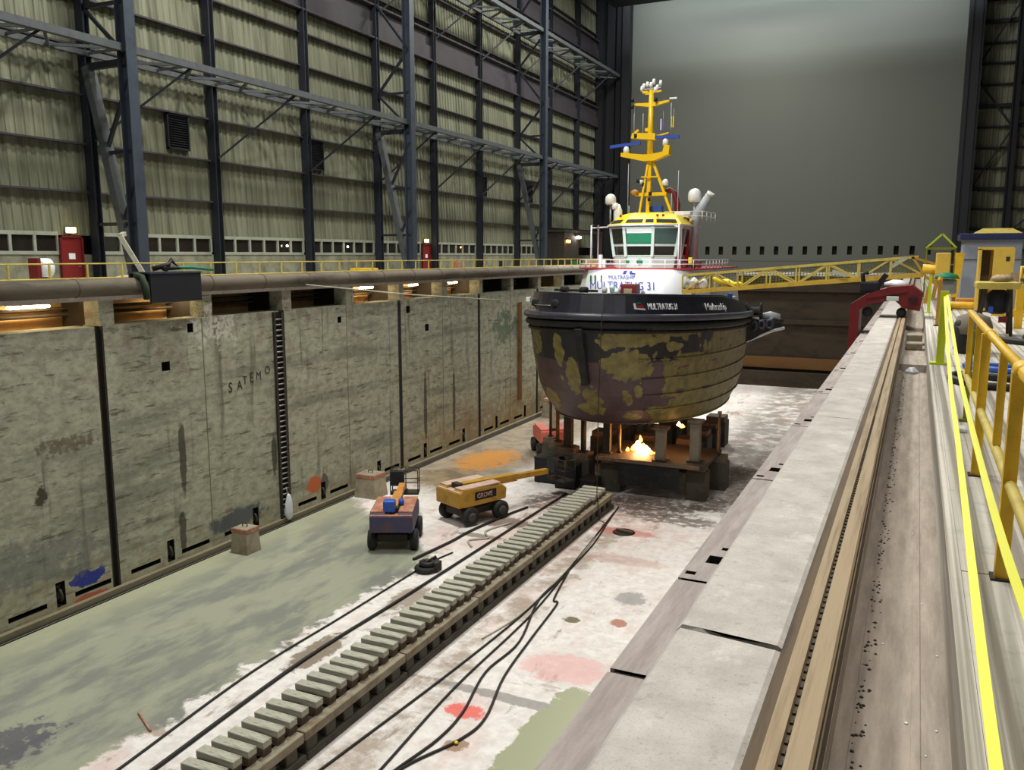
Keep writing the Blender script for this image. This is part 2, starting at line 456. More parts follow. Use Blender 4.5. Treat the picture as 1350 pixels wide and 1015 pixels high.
def coping_mat(name, a, b, spots=True, streak=(1, 1, 1), sc=3.0):
    k = NT(name); p = k.pos()
    n = k.noise(k.scaled(p, streak), sc, 7, .7); f = k.noise(p, 75, 4, .75); g = k.noise(p, 2.4, 6, .7); h = k.noise(p, 9, 6, .75)
    c = k.mix(k.ramp(n, .3, .72), lin(a), lin(b))
    if spots:
        c = k.mix(k.math('MULTIPLY', k.ramp(f, .54, .7), .6), c, lin((122, 115, 106)))
        c = k.mix(k.math('MULTIPLY', k.ramp(h, .56, .68), .4), c, lin((138, 130, 120)))
        c = k.mix(k.math('MULTIPLY', k.ramp(g, .56, .7), .6), c, lin((226, 223, 217)))
    k.color(c); k.b.inputs['Roughness'].default_value = .9
    k.bump(h, .35, .02)
    MATS[name] = k.m
coping_mat('coping', (206, 200, 194), (178, 172, 166))
coping_mat('ledge', (176, 166, 162), (148, 138, 134), False, (3, .3, 1), 5)
coping_mat('trench', (176, 164, 152), (146, 134, 124), False, (3, .35, 1), 5)
def quay_mat():
    k = NT('quay'); p = k.pos(); x, y, z = k.axes()
    s = k.noise(k.scaled(p, (14, .05, 1)), 1.0, 5, .6); n = k.noise(p, 5, 6, .7)
    c = k.mix(k.ramp(s, .44, .58), lin((212, 207, 198)), lin((148, 140, 128)))
    c = k.mix(k.math('MULTIPLY', k.ramp(n, .5, .75), .5), c, lin((150, 142, 134)))
    k.color(c); k.b.inputs['Roughness'].default_value = .85
    MATS['quay'] = k.m
quay_mat()

def hull_mat():
    k = NT('hull_paint'); p = k.pos(); x, y, z = k.axes()
    wob = k.noise(p, 1.1, 4, .6); wob2 = k.noise(p, 2.6, 3, .5); big = k.noise(p, .42, 4, .55)
    blk = k.mix(k.ramp(wob, .4, .7), lin((20, 20, 25)), lin((34, 34, 40)))
    red = k.mix(k.ramp(wob, .35, .7), lin((86, 66, 70)), lin((70, 54, 56)))
    oli = k.mix(k.ramp(wob2, .3, .7), lin((134, 124, 68)), lin((104, 96, 52)))
    c = k.mix(k.ramp(z, -3.26, -3.20), red, blk)
    # patches of bare primer: scattered blotches, then nearly all of the side aft of the shoulder
    st = k.noise(k.scaled(p, (1, 1, .55)), .75, 5, .5)
    port = k.ramp(x, -11.2, -9.4)
    thr = k.math('SUBTRACT', .69, k.math('MULTIPLY', port, .12))
    m = k.ramp(k.math('SUBTRACT', st, thr), -.012, .012)
    m = k.math('MAXIMUM', m, k.math('MULTIPLY', k.ramp(x, -17.2, -18.3), k.ramp(k.noise(k.scaled(p, (1, 1, .4)), 1.3, 3), .48, .5)))
    for cx, cz, rx, rz in ((-11.6, -2.15, 1.4, .34), (-12.4, -2.2, .5, .42), (-11.8, -3.4, .95, .8), (-12.6, -3.3, .4, .3), (-10.1, -1.85, 1.0, .26), (-10.1, -2.55, .28, .22),
                           (-15.0, -2.7, .28, .8), (-14.4, -4.0, .34, .9), (-13.6, -5.2, .45, .8), (-13.9, -5.7, .6, .35), (-12.0, -5.0, .2, .4), (-11.5, -4.7, .17, .3),
                           (-10.3, -4.6, .2, .4), (-9.6, -5.5, .5, .24), (-11.0, -5.75, .4, .22), (-12.1, -6.1, .4, .22), (-16.6, -2.1, .45, .9), (-17.4, -3.4, .4, 1.1), (-16.2, -5.4, .5, .6)):
        m = k.math('MAXIMUM', m, k.blotch(x, z, cx, cz, rx, rz, wob2, .22, .05))
    sx_ = k.math('ADD', x, k.math('MULTIPLY', k.math('SUBTRACT', wob, .5), 3.0))
    up = k.math('MULTIPLY', k.ramp(z, -3.0, -2.9), k.ramp(sx_, -9.25, -9.15))
    lo_ = k.math('MULTIPLY', k.ramp(z, -2.9, -3.0), k.ramp(k.math('ADD', sx_, k.math('MULTIPLY', k.math('ADD', z, 3), -.3)), -10.2, -10.1))
    pst = k.ramp(k.noise(k.scaled(p, (.6, .6, 2.2)), 1.4, 4, .5), .66, .6)
    m = k.math('MAXIMUM', m, k.math('MULTIPLY', k.math('MAXIMUM', up, lo_), pst))
    c = k.mix(m, c, oli)
    k.color(c); k.b.inputs['Roughness'].default_value = .5
    MATS['hull_paint'] = k.m
hull_mat()

# ================================================================== THE SETTING
# ---- dock floor, copings, quays
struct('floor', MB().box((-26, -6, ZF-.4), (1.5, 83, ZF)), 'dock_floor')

def dock_wall_left():
    root = thing('wall_left', (-25.4, 10, ZF), None, None, kind='structure')
    joints = [10.9, 20.35, 29.75, 39.3, 48.7, 58.1, 67.5, 76.9, 83]
    X = -25.4
    for i, (a, b) in enumerate(zip(joints, joints[1:])):
        a2, b2 = a + .17, b - .17
        m = MB(); holes = []
        L = b - a
        for q, s in ((.03, 0), (.53, 1)):                       # each half panel: two long slots and a hook niche between
            y0 = a + L*q + .2
            holes += [(y0 + .15, y0 + 1.5, -9.93, -9.76), (y0 + 2.55, y0 + 4.0, -9.93, -9.76)]
            holes += [(y0 + 1.85, y0 + 2.2, -10.05, -9.2)]
        holes = [h for h in holes if h[1] < b2 - .05]
        sq = {1: [(22.95, 23.35, -2.65, -2.3), (24.3, 24.6, -1.3, -.95)], 2: [(33.8, 34.1, -1.6, -1.3)], 3: [(42.0, 42.4, -2.65, -2.25), (40.0, 40.4, -1.5, -1.1)]}.get(i, [])
        holes += sq
        holed(m, a2, b2, ZF, -.76, holes, lambda u, v, d: (X - d, u, v), .35)
        m.box((X-1.0, a2, -.9), (X-.001, b2, -.761)); m.box((X-.9, a2, ZF), (X-.4, a2+.02, -.8)); m.box((X-.9, b2-.02, ZF), (X-.4, b2, -.8))
        struct('wall_panel', m, None, root, mats=['dock_wall', 'dark_gap'])
    for j in joints[1:-1]:                                       # dark steel channels in the joints
        struct('joint_channel', MB().box((X-.6, j-.17, ZF), (X-.2, j+.17, -.78)).box((X-.12, j-.17, ZF), (X-.02, j-.11, -.78)).box((X-.12, j+.11, ZF), (X-.02, j+.17, -.78)), 'dark_frame', root)
    struct('trim_1', MB().box((X+.002, 10.9, ZF), (X+.2, 83, ZF+.2)), 'kerb_stone'); struct('trim_2', MB().box((X+.2, 10.9, ZF), (X+.3, 83, ZF+.02)).box((X+.38, 10.9, ZF), (X+.43, 83, ZF+.03)), 'dark_gap')
    for j in (15.6, 25.05, 34.5, 44.0, 53.4, 62.8):
        struct('panel_seam', MB().box((X, j-.018, ZF+.9), (X+.012, j+.018, -.78)), 'kerb_stone', root)
    # service gallery in the head of the wall
    struct('gallery', MB().box((X-2.4, 10.9, -1.0), (X-2.2, 83, .12)).box((X-2.4, 10.9, -1.0), (X-.9, 83, -.9)), 'gallery_wall', root)
    posts = MB()
    ys = [16.0 + 4.72*i for i in range(15)]
    for y in ys:
        w = .22 if int(y) % 2 else .3
        posts = MB().box((X-.75, y-w, -.76), (X-.02, y+w, .12))
        struct('gallery_post', posts, 'dock_wall', root)
        struct('gallery_light_stop', MB().box((X-2.2, y-.08, -.9), (X-.75, y+.08, .12)), 'dark_frame', root)  # cross walls added to stop lamp light reaching the next openings
    # pipes inside the gallery
    g = MB()
    for z in (-.2, -.42): g.tube([(X-1.9, 10.9, z), (X-1.9, 83, z)], .06, 8)
    struct('gallery_pipe', g, 'dark_frame', root)
dock_wall_left()
struct('floor_left', MB().box((-33.6, 5, .12), (-25.35, 92, .26)), 'coping')
# far end wall of the dock with its timber whalings
wb = thing('wall_back', (-12, 82, ZF), None, None, kind='structure')
struct('back_face', MB().box((-26, 82, ZF), (2, 83, -.2)), 'rusty_wall', wb)
struct('whaling', MB().box((-26, 81.5, -8.7), (1, 82, -7.7)), 'rust_beam', wb)
struct('sill_beam', MB().box((-26, 80.9, ZF), (1, 82, -9.0)), 'rusty_wall', wb)
struct('head_beam', MB().box((-26, 81.6, -1.6), (1, 82, -.9)), 'rusty_wall', wb)
struct('whaling', MB().box((-26, 81.7, -4.6), (1, 82, -4.2)), 'rusty_wall', wb)
struct('floor_back', MB().box((-26, 82, -.2), (16, 97, 0)), 'quay')

# right-hand dock wall: coping beam in lengths, ledge below it, trench behind it
wr = thing('wall_right', (-1, 10, ZF), None, None, kind='structure')
struct('wall_face', MB().box((-1.25, -6, ZF), (-.5, 82, -.62)), 'ledge', wr)
def coping_len(a, b, skew=.03):
    m = MB(); J = lambda x: .012*math.sin(x*47 + a) + .008*math.sin(x*131)
    m.loft([[(-.42, a, -.8), (-.42, a, -.012), (-.44, a + J(.44), 0), (-.55, a + J(.55), 0), (-.66, a + J(.66), 0), (-.77, a + skew*.7 + J(.77), 0), (-.86, a+skew + J(.86) + .01, 0), (-.885, a+skew, -.03), (-.885, a+skew, -.8)],
            [(-.42, b, -.8), (-.42, b, -.012), (-.44, b - J(.4), 0), (-.55, b - J(.5), 0), (-.66, b - J(.7), 0), (-.77, b + skew*.7 - J(.8), 0), (-.86, b+skew - abs(J(.9)), 0), (-.885, b+skew, -.03), (-.885, b+skew, -.8)]])
    struct('coping_beam', m, 'coping', wr)
for a, b in ((-4, 3.552), (3.585, 9.2), (9.206, 17.4), (17.41, 25.6), (25.61, 34), (34.01, 46), (46.01, 60), (60.01, 82)): coping_len(a, b)
gaps = [2.45, 3.91, 5.30] + [8.1 + 2.83*i for i in range(8)] + [34, 46, 60, 82]
prev = -4
for g in gaps:                                                    # ledge planks with gaps and drain holes
    m = MB(); w = .045 if g < 6 else .03
    holes = []
    if 5 < prev < 33: holes = [(-1.2, -1.1, prev + .36, prev + .52), (-1.15, -1.1, prev + .66, prev + .72)]
    if prev >= 5 and prev < 33: holes.append((-1.29, -1.21, prev + .1, prev + .16))
    holed(m, -1.3, -.886, prev + w/2, g - w/2, holes, lambda u, v, d: (u, v, -.45 - d), .1)
    m.box((-1.3, prev + w/2, -.62), (-1.28, g - w/2, -.451)); m.box((-1.28, prev + w/2, -.62), (-.886, prev + w/2 + .01, -.47)); m.box((-1.28, g - w/2 - .01, -.62), (-.886, g - w/2, -.47))
    struct('ledge_plank', m, None, wr, mats=['ledge', 'dark_gap'])
    prev = g
struct('ledge_bed', MB().box((-1.28, -6, -.72), (-.886, 82, -.6)), 'dark_gap', wr)
m = MB(); m.box((-.42, -6, -.9), (.262, 16.2, -.35)).box((-.42, 17.7, -.9), (.262, 82, -.35))
struct('trench_floor', m, 'trench', wr)
m = MB(); rg = random.Random(3)
for i in range(420):
    yy = .8 + 15*rg.random()**1.6; xx = -.12 + .06*rg.random()**2; r_ = .004 + .007*rg.random()
    m.lathe([(r_, 0), (r_*.6, r_*.7)], (xx, yy, -.35), 5)
grit = m.build('trench_grit', 'dark_frame'); tag(grit, 'dark grit scattered along the rail side of the trench floor', 'grit', kind='stuff')
m = MB()
for i in range(46):
    yy = 2.5 + 13*rg.random(); xx = -.08 + .3*rg.random(); r_ = .004 + .006*rg.random()
    m.lathe([(r_, 0), (r_*.6, r_*.7)], (xx, yy, -.35), 5)
tag(m.build('paper_crumbs', 'letter_white'), 'small pale crumbs of litter scattered over the trench floor', 'litter', kind='stuff')
struct('trench_step', MB().box((-.2, 16.2, -.6), (.262, 17.7, -.22)), 'trench', wr)
struct('trench_curb', MB().box((-.4, -6, -.36), (-.19, 82, -.15)).box((-.19, -6, -.36), (-.13, 82, -.32)).box((.1, -6, -.36), (.135, 82, -.343)), 'trench', wr)
struct('floor_right', MB().box((.25, -8, -.6), (.31, 82, 0)).box((.312, -8, -.6), (16, 4.9, 0)).box((.312, 4.912, -.6), (16, 13.2, 0)).box((.312, 13.21, -.6), (16, 82, 0)), 'quay')
# crane rail let in beside the coping
rail = thing('crane_rail', (-.29, 20, -.06), 'long tan steel crane rail with dark grooves beside the wide concrete coping', 'rail')
prof = [(-.37, -.06), (-.37, .012), (-.315, .012), (-.31, -.012), (-.297, -.012), (-.292, .012), (-.215, .012), (-.205, .0), (-.2, -.06)]
MB().prism(prof, -4, 33, 'y').build('rail_bar', 'rail_tan', rail)
MB().box((-.419, -4, -.05), (-.371, 33, -.008)).box((-.311, -4, -.0115), (-.296, 33, -.008)).box((-.2, -4, -.16), (-.193, 33, -.01)).build('groove_filler', 'rail_dark', rail)
m = MB()
for i in range(130): m.cbox((-.303, .4 + i*.07, -.004), (.012, .03, .01))
tag(m.build('clip_row', 'dark_frame', rail), kind='stuff')

# ---- the great hall: left cladding, window band, low wall
HX = -33.0
wl = thing('wall_hall', (HX, 50, .2), None, None, kind='structure')
m = MB(); y = 12.0; prof = []
while y < 92.0:
    prof += [(y, 0), (y+.17, 0), (y+.21, -.05), (y+.38, -.05)]; y += .42
lap_z = [4.45, 6.5, 8.55, 10.55, 12.55, 14.4, 18.2, 20.2, 22.2, 25.2, 27.4]
lv = [2.62] + lap_z + [30]
for z0, z1 in zip(lv, lv[1:]):                                    # each sheet laps over the one below
    A = [(HX + d - .02, yy, z0 - .1) for yy, d in prof]; B = [(HX + d - .14, yy, z1) for yy, d in prof]
    m.loft([A, B], False, False, False)
struct('cladding', m, 'cladding', wl)
struct('low_wall', MB().box((HX-.4, 12, .2), (HX+.02, 92, 1.7)), 'low_wall', wl)
for z in lap_z:
    struct('girt', MB().box((HX-.05, 12, z-.12), (HX+.2, 91.6, z-.04)), 'girder_purple', wl)  # dark strips added to make the shadow line at each sheet lap
for z0, z1, d in ((15.5, 17.6, .45), (22.6, 24.5, .45)):          # dark crane girders across the cladding
    struct('runway_girder', MB().box((HX, 12, z0), (HX+.12, 91.6, z1)).box((HX, 12, z0), (HX+d, 91.6, z0+.1)).box((HX, 12, z1-.1), (HX+d, 91.6, z1)).box((HX+.12, 12, z0+.1), (HX+.3, 91.6, (z0+z1)/2)), 'girder_purple', wl)

cols_y = [19.1, 26.5, 33.75, 41.1, 48.4, 55.7, 63.0, 70.3, 77.6, 84.9]
wn = 0
for a, b in zip(cols_y, cols_y[1:]):
    wn += 1
    segs = [(a + .3, b - .3)]
    if a == 19.1: segs = [(a + .3, 24.75), (26.8, b)]
    if a == 77.6: segs = [(a + .3, 79.6)]
    if a == 48.4: segs = [(a + .3, 54.0)]
    for s0, s1 in segs:
        if s1 - s0 < .8: continue
        fr = thing('window_%d' % wn, (HX, (s0+s1)/2, 1.7), None, None, kind='structure'); wn += 1
        n = max(2, round((s1 - s0)/1.06)); w = (s1 - s0)/n
        f = MB().box((HX-.1, s0, 1.7), (HX+.06, s1, 1.84)).box((HX-.1, s0, 2.5), (HX+.06, s1, 2.66))
        for i in range(n+1): f.box((HX-.1, s0 + i*w - .06, 1.84), (HX+.06, s0 + i*w + .06, 2.5))
        struct('window_frame', f, 'window_white', fr)
        for i in range(n):
            struct('pane', MB().box((HX-.06, s0 + i*w + .06, 1.84), (HX-.03, s0 + (i+1)*w - .06, 2.5)), 'glass_brown', fr)
struct('window_backing', MB().box((HX-.9, 12, 1.5), (HX-.8, 92, 2.9)), 'dark_frame', wl)

def louvre(y0, y1, z0, z1, label):
    t = thing('louvre', (HX+.05, (y0+y1)/2, z0), label, 'louvre', 'dark wall louvres')
    MB().box((HX-.05, y0, z0), (HX+.14, y0+.06, z1)).box((HX-.05, y1-.06, z0), (HX+.14, y1, z1)).box((HX-.05, y0, z0), (HX+.14, y1, z0+.06)).box((HX-.05, y0, z1-.06), (HX+.14, y1, z1)).build('frame', 'black_steel', t)
    s = MB(); z = z0 + .1
    while z < z1 - .1:
        s.bar((HX+.05, y0+.06, z), (HX+.05, y1-.06, z), .1, .02, (.5, 0, 1)); z += .11
    s.box((HX-.04, y0+.06, z0+.06), (HX-.02, y1-.06, z1-.06))
    s.build('slats', 'black_steel', t)
louvre(30.95, 32.3, 6.75, 8.4, 'dark louvre high on the cladding, first one right of the big lattice frame')
louvre(41.45, 42.9, 6.7, 8.4, 'dark louvre high on the cladding, just right of the second slim wall column')
louvre(63.2, 64.6, 6.5, 8.1, 'small dark louvre high on the cladding above the far window strip')
louvre(72.6, 74.0, 6.5, 8.1, 'small dark louvre beside the far lattice frame, farthest along the wall')

FX = -30.2
for y in cols_y + [91.2]:
    struct('column_wall', MB().box((HX+.05, y-.17, .26), (HX+.5, y-.13, 30)).box((HX+.05, y+.13, .26), (HX+.5, y+.17, 30)).box((HX+.25, y-.13, .26), (HX+.3, y+.13, 30)), 'navy_steel')
for y in (26.5, 48.4, 70.3):
    r = thing('column_frame', (FX, y, .26), None, None, kind='structure')
    struct('front_post', MB().box((FX-.28, y-.26, .26), (FX-.22, y+.26, 30)).box((FX+.22, y-.26, .26), (FX+.28, y+.26, 30)).box((FX-.22, y-.04, .26), (FX+.22, y+.04, 30)), 'blue_steel', r)
    struct('base_plate', MB().box((FX-.5, y-.45, .26), (FX+.5, y+.45, .34)), 'navy_steel', r)
    struct('raker', MB().bar((HX+.45, y, 9.6), (FX-.25, y, .5), .42, .36), 'truss_steel', r)
    for zt in (9.6, 20.6):
        struct('cross_tie', MB().bar((HX+.4, y, zt), (FX, y, zt), .26), 'navy_steel', r)
    bz = [(FX, 8.9, HX+1.2, 6.0), (HX+1.15, 6.0, FX, 6.0), (FX, 4.6, HX+1.95, 3.0), (HX+.4, 3.0, FX, 3.0), (HX+.4, 17.8, FX, 20.4), (HX+.4, 17.6, FX, 14.6), (HX+.4, 12, FX, 14.6), (HX+.4, 12, FX, 9.8), (HX+.4, 12, FX, 12), (HX+.4, 22, FX, 25)]
    for a, za, b, zb in bz:
        struct('brace', MB().bar((a, y, za), (b, y, zb), .14), 'navy_steel', r)
def wind_truss(z, name):
    r = thing(name, (FX, 50, z), None, None, kind='structure')
    struct('outer_chord', MB().bar((FX-.1, 12, z), (FX-.1, 91, z), .26, .3), 'truss_steel', r)
    struct('inner_chord', MB().bar((HX+.45, 12, z), (HX+.45, 91, z), .2, .22), 'truss_steel', r)
    y = 12.0
    ly = MB(); i = 0
    h = 7.3/4
    y = 26.5 - h*8
    while y < 90.5:
        a, b = (FX-.1, HX+.45) if i % 2 == 0 else (HX+.45, FX-.1)
        ly.bar((a, y, z), (b, y+h, z), .12); 
        if i % 2 == 0: ly.bar((FX-.1, y, z), (HX+.45, y, z), .1)
        y += h; i += 1
    struct('lacing', ly, 'truss_steel', r)
    for c in cols_y:
        struct('knee_brace', MB().bar((FX-.1, c+3.6, z-.1), (HX+.45, c + .1, z - 3.6), .1), 'navy_steel', r)
wind_truss(10.15, 'beam_wind_truss'); wind_truss(20.7, 'beam_upper_truss')

# ---- the great door with its row of slots, its posts, and the bay beyond
gate = thing('door_1', (-13, 92, 0), None, None, kind='structure')
holes = [(-20.65 + 1.416*i, -20.2 + 1.416*i, 1.75, 2.6) for i in range(16)]
m = holed(MB(), -30, 3.0, 0.0, 34, holes, lambda u, v, d: (u, 92 + d, v), .4)
struct('door_leaf', m, None, gate, mats=['blue_gate_grey', 'dark_gap'])
struct('seam', MB().box((-30, 91.97, 1.1), (3, 92, 1.2)), 'blue_gate_grey', gate)
cl = thing('pillar_left', (-31, 91.4, 0), None, None, kind='structure')
for x0, x1, y0 in ((-33, -32.2, 91.0), (-31.9, -31.0, 91.5), (-30.7, -30.2, 91.2), (-29.9, -29.1, 90.6)):
    struct('post', MB().box((x0, y0, 0), (x1, y0+.8, 34)), 'black_steel', cl)
struct('web', MB().box((-33, 91.85, 0), (-29.2, 91.95, 34)), 'black_steel', cl)
struct('pillar_right', MB().box((2.75, 90.4, 0), (4.05, 92, 34)).box((2.95, 90.3, 0), (3.1, 90.4, 34)).box((3.7, 90.3, 0), (3.85, 90.4, 34)), 'black_steel')
we = thing('wall_bay', (10, 93.5, 0), None, None, kind='structure')
m = MB(); x = 3.9; A = []
while x < 18: A += [(x, 0), (x+.2, 0), (x+.24, .05), (x+.44, .05)]; x += .48
m.loft([[(x, 93.5+d, 0) for x, d in A], [(x, 93.5+d, 34) for x, d in A]], False, False, False)
struct('bay_cladding', m, 'cladding', we)
for i, z in enumerate([2.2, 4.1, 6.0, 7.85, 9.75, 11.6, 13.5, 15.4, 17.3, 19.2, 21.0, 22.9, 24.8]):
    w = .34 if i % 4 == 3 else .16
    struct('bay_girt', MB().box((4, 93.1, z-w/2), (18, 93.45, z+w/2)), 'black_steel', we)
struct('bay_column', MB().box((6.85, 92.6, 0), (6.95, 93.1, 34)).box((7.35, 92.6, 0), (7.45, 93.1, 34)).box((6.95, 92.8, 0), (7.35, 92.86, 34)), 'black_steel', we)
for a, za, b, zb in ((4.1, 8.0, 7.1, 13.3), (7.1, 13.3, 4.1, 17.6), (7.1, 13.3, 12, 17.6), (4.1, 19.4, 7.1, 24.6), (7.2, 3.6, 12, 8), (7.2, 13.3, 12, 8.2)):
    struct('bay_brace', MB().bar((a, 92.9, za), (b, 92.9, zb), .16), 'black_steel', we)
# ---- dark enclosure at the far end of the left quay
en = thing('wall_booth', (-31, 81, .26), None, None, kind='structure')
struct('booth_wall', MB().box((-32.4, 76.4, .26), (-30.6, 80.2, 3.9)), 'dark_frame', en)
struct('ceiling_canopy', MB().box((-32.9, 76.2, 3.9), (-30.5, 87, 4.1)).box((-30.7, 86.7, .26), (-30.5, 86.9, 3.9)), 'dark_frame')

# ================================================================== THE TUG
SX, SY = -13.7, 47.0
tug = thing('tugboat', (SX, SY, -6.75), 'dark tugboat with white deckhouse and yellow mast, standing on supports in the dry dock', 'boat')
def plan(a, b, n=2.2, N=72, dx=0.0):
    out = []
    for i in range(N):
        t = 2*PI*i/N - PI/2
        c, s = math.cos(t), math.sin(t)
        out.append((SX + b*math.copysign(abs(c)**(2/n), c), SY + a*math.copysign(abs(s)**(2/n), s)))
    return out
def sheer(y):                       # height of the big fender along the ship
    t = min(1, max(0, (67 - y)/31))
    return -2.25 + 1.18*t**1.1
LV = [(-6.75, 6.6, 3.6), (-6.5, 7.7, 4.4), (-5.7, 8.7, 4.8), (-4.9, 9.4, 5.0), (-4.1, 9.9, 5.1), (-3.3, 10.3, 5.18), (-1.9, 10.9, 5.2)]
rings = []
for z, a, b in LV:
    rings.append([(x, y, z + (z > -2)*0 + (sheer(y) + 1.75)*max(0, (z + 4.4)/3.0)**1.2) for x, y in plan(a, b)])
m = MB().loft(rings, smooth=False)
hull = m.build('hull', 'hull_paint', tug)
def ring_at(i, off=0.03):
    z, a, b = LV[i]
    return [(x, y, z + (sheer(y) + 1.75)*max(0, (z + 4.4)/3.0)**1.2) for x, y in plan(a + off, b + off)]
for i in (1, 2, 3, 4, 5):           # chine bars
    R = ring_at(i)
    R = [p for p in R if p[0] > SX + 2.2] if i > 1 else R
    R.sort(key=lambda p: p[1]) if i > 1 else None
    MB().tube(R, .045, 6, closed=(i == 1)).build('chine_bar', 'hull_paint', hull)
MB().bar((SX, SY-11.0, -1.6), (SX, SY-9.95, -4.3), .34, .3, (0, 1, 0)).build('stem_bar', 'rubber', hull)
# fenders round the sheer
R0 = [(x, y, sheer(y)) for x, y in plan(11.05, 5.34)]
fen = MB().tube(R0, .17, 10, closed=True).build('fender', 'fender_rubber', tug)
MB().tube([(x, y, sheer(y) - .36) for x, y in plan(10.95, 5.26)], .15, 8, closed=True).build('lower_fender', 'rubber', tug)
MB().tube([(x, y, sheer(y) - .66) for x, y in plan(10.85, 5.22)], .08, 8, closed=True).build('lower_fender', 'rubber', tug)
m = MB(); P = [(x, y, sheer(y) + .02) for x, y in plan(10.95, 5.24)]
m.face(P); m.build('deck', 'ship_navy', tug)
# bulwark: high round the bow, falling away aft
def bh(y):
    return 1.0 if y < 44 else max(.12, 1.0 - .42*((y - 44)/5) if y < 49 else max(.12, .58 - (y-49)*.1))
o1 = plan(10.95, 5.26); o2 = plan(10.65, 4.96); o3 = plan(10.55, 4.86)
keep = [i for i in range(len(o1)) if o1[i][1] < 52]
keep.sort(key=lambda i: math.atan2(o1[i][1] - SY - 20, o1[i][0] - SX))
seq = [i for i in range(len(o1)) if o1[i][1] < 52]
half = sorted([i for i in seq if o1[i][0] < SX - 1e-4], key=lambda i: -o1[i][1]) + sorted([i for i in seq if o1[i][0] >= SX - 1e-4], key=lambda i: o1[i][1])
ra = [(o1[i][0], o1[i][1], sheer(o1[i][1])) for i in half]
rb = [(o2[i][0], o2[i][1], sheer(o1[i][1]) + bh(o1[i][1])) for i in half]
rc = [(o3[i][0], o3[i][1], sheer(o1[i][1]) + bh(o1[i][1])) for i in half]
rd = [(o3[i][0], o3[i][1], sheer(o1[i][1]) + .02) for i in half]
bul = MB().loft([ra, rb, rc, rd], False, False, False).build('bulwark', 'ship_navy', tug)
MB().tube([((b[0]+c[0])/2, (b[1]+c[1])/2, b[2]) for b, c in zip(rb, rc)], .07, 8).build('cap_rail', 'ship_navy', bul)
def on_bow(x):                      # y of the bulwark face at mid height for a given x
    best = min((p for p in zip(ra, rb) if p[0][1] < SY), key=lambda p: abs((p[0][0]+p[1][0])/2 - x))
    q = [(a[0]*.5 + b[0]*.5, a[1]*.5 + b[1]*.5, a[2]*.5+b[2]*.5) for a, b in zip(ra, rb) if a[1] < SY]
    q.sort()
    for p, s in zip(q, q[1:]):
        if p[0] <= x <= s[0]:
            f = (x - p[0])/(s[0] - p[0] + 1e-9)
            return p[1] + f*(s[1]-p[1]), math.atan2(s[1]-p[1], s[0]-p[0]), p[2] + f*(s[2]-p[2])
    return best[0][1], 0, best[0][2]
qs = [((a[0] + b[0])/2, (a[1] + b[1])/2, (a[2] + b[2])/2) for a, b in zip(ra, rb) if a[1] < SY + 4]
qs.sort(key=lambda p: math.atan2(p[1] - SY, p[0] - SX))
qs = [p for p in qs if p[0] >= SX - 6]
acc = [0.0]
for p, q_ in zip(qs, qs[1:]): acc.append(acc[-1] + math.hypot(q_[0] - p[0], q_[1] - p[1]))
def along(s_):
    for n_ in range(len(acc) - 1):
        if acc[n_] <= s_ <= acc[n_+1]:
            f_ = (s_ - acc[n_])/(acc[n_+1] - acc[n_] + 1e-9); p, q_ = qs[n_], qs[n_+1]
            L_ = math.hypot(q_[0]-p[0], q_[1]-p[1]) + 1e-9
            return [p[k_]*(1-f_) + q_[k_]*f_ for k_ in range(3)], ((q_[1]-p[1])/L_, -(q_[0]-p[0])/L_)
    return list(qs[-1]), (1, 0)
def bow_text(body, x, size, mat, sx=1.0, dz=-.1):
    """lettering wrapped round the curved bulwark plate"""
    s0 = min((abs(p[0] - x), acc[n_]) for n_, p in enumerate(qs) if p[1] < SY)[1]
    o = text('lettering', body, size, mat, None, (0, 0, 0), (0, 0, 0), 'LEFT', .012, sx)
    for v in o.data.vertices:
        p, nrm = along(s0 + v.co.x)
        off = .045 - .3*(v.co.y + dz) + v.co.z
        v.co = Vector((p[0] + nrm[0]*off - SX, p[1] + nrm[1]*off - SY, p[2] + dz + v.co.y + 6.75))
    o.parent = bul
bow_text('MULTRATUG 31', -10.8, .4, 'letter_white', .64, -.13)
bow_text('Multraship', -9.15, .5, 'letter_white', 1.25, -.18)
y, a, z = on_bow(-11.25)
M = Matrix.Translation((-11.25, y - .07, z)) @ Matrix.Rotation(a, 4, 'Z')
m = MB(); m.prism([(-.3, .14), (-.24, -.12), (.34, -.18), (.3, -.1), (-.14, -.06), (-.2, .16)], -.02, 0, 'y'); bmesh.ops.transform(m.bm, matrix=M, verts=m.bm.verts[:]); m.build('emblem_swoosh', 'letter_white', bul)
m = MB(); m.prism([(-.1, .06), (-.08, -.04), (.24, -.08), (.2, .06)], -.03, -.005, 'y'); bmesh.ops.transform(m.bm, matrix=M, verts=m.bm.verts[:]); m.build('emblem_flag', 'ship_red', bul)
m = MB(); m.prism([(-.22, .16), (-.2, .12), (.1, .13), (.06, .18)], -.03, -.005, 'y'); bmesh.ops.transform(m.bm, matrix=M, verts=m.bm.verts[:]); m.build('emblem_bar', 'green_sheet', bul)
# fairleads and lamps on the bulwark
for x in (-16.6, -15.0):
    y, a, z = on_bow(x)
    MB().lathe([(.05, -.03), (.16, -.03), (.2, 0), (.16, .06)], (x, y - .05, z + .05), 14, 'y').build('fairlead', 'rubber', bul)
y, a, z = on_bow(-17.4)
MB().cbox((-17.75, 39.5, -.55), (.22, .2, .24)).bevel(.03).build('bulwark_lamp', 'ship_white', bul)
MB().tube([(x_, on_bow(x_)[0] - .09, on_bow(x_)[2] - .05) for x_ in (-17.6, -17.2, -16.8, -16.3, -15.8, -15.3)], .025, 6).build('bulwark_pipe', 'grey_metal', bul)

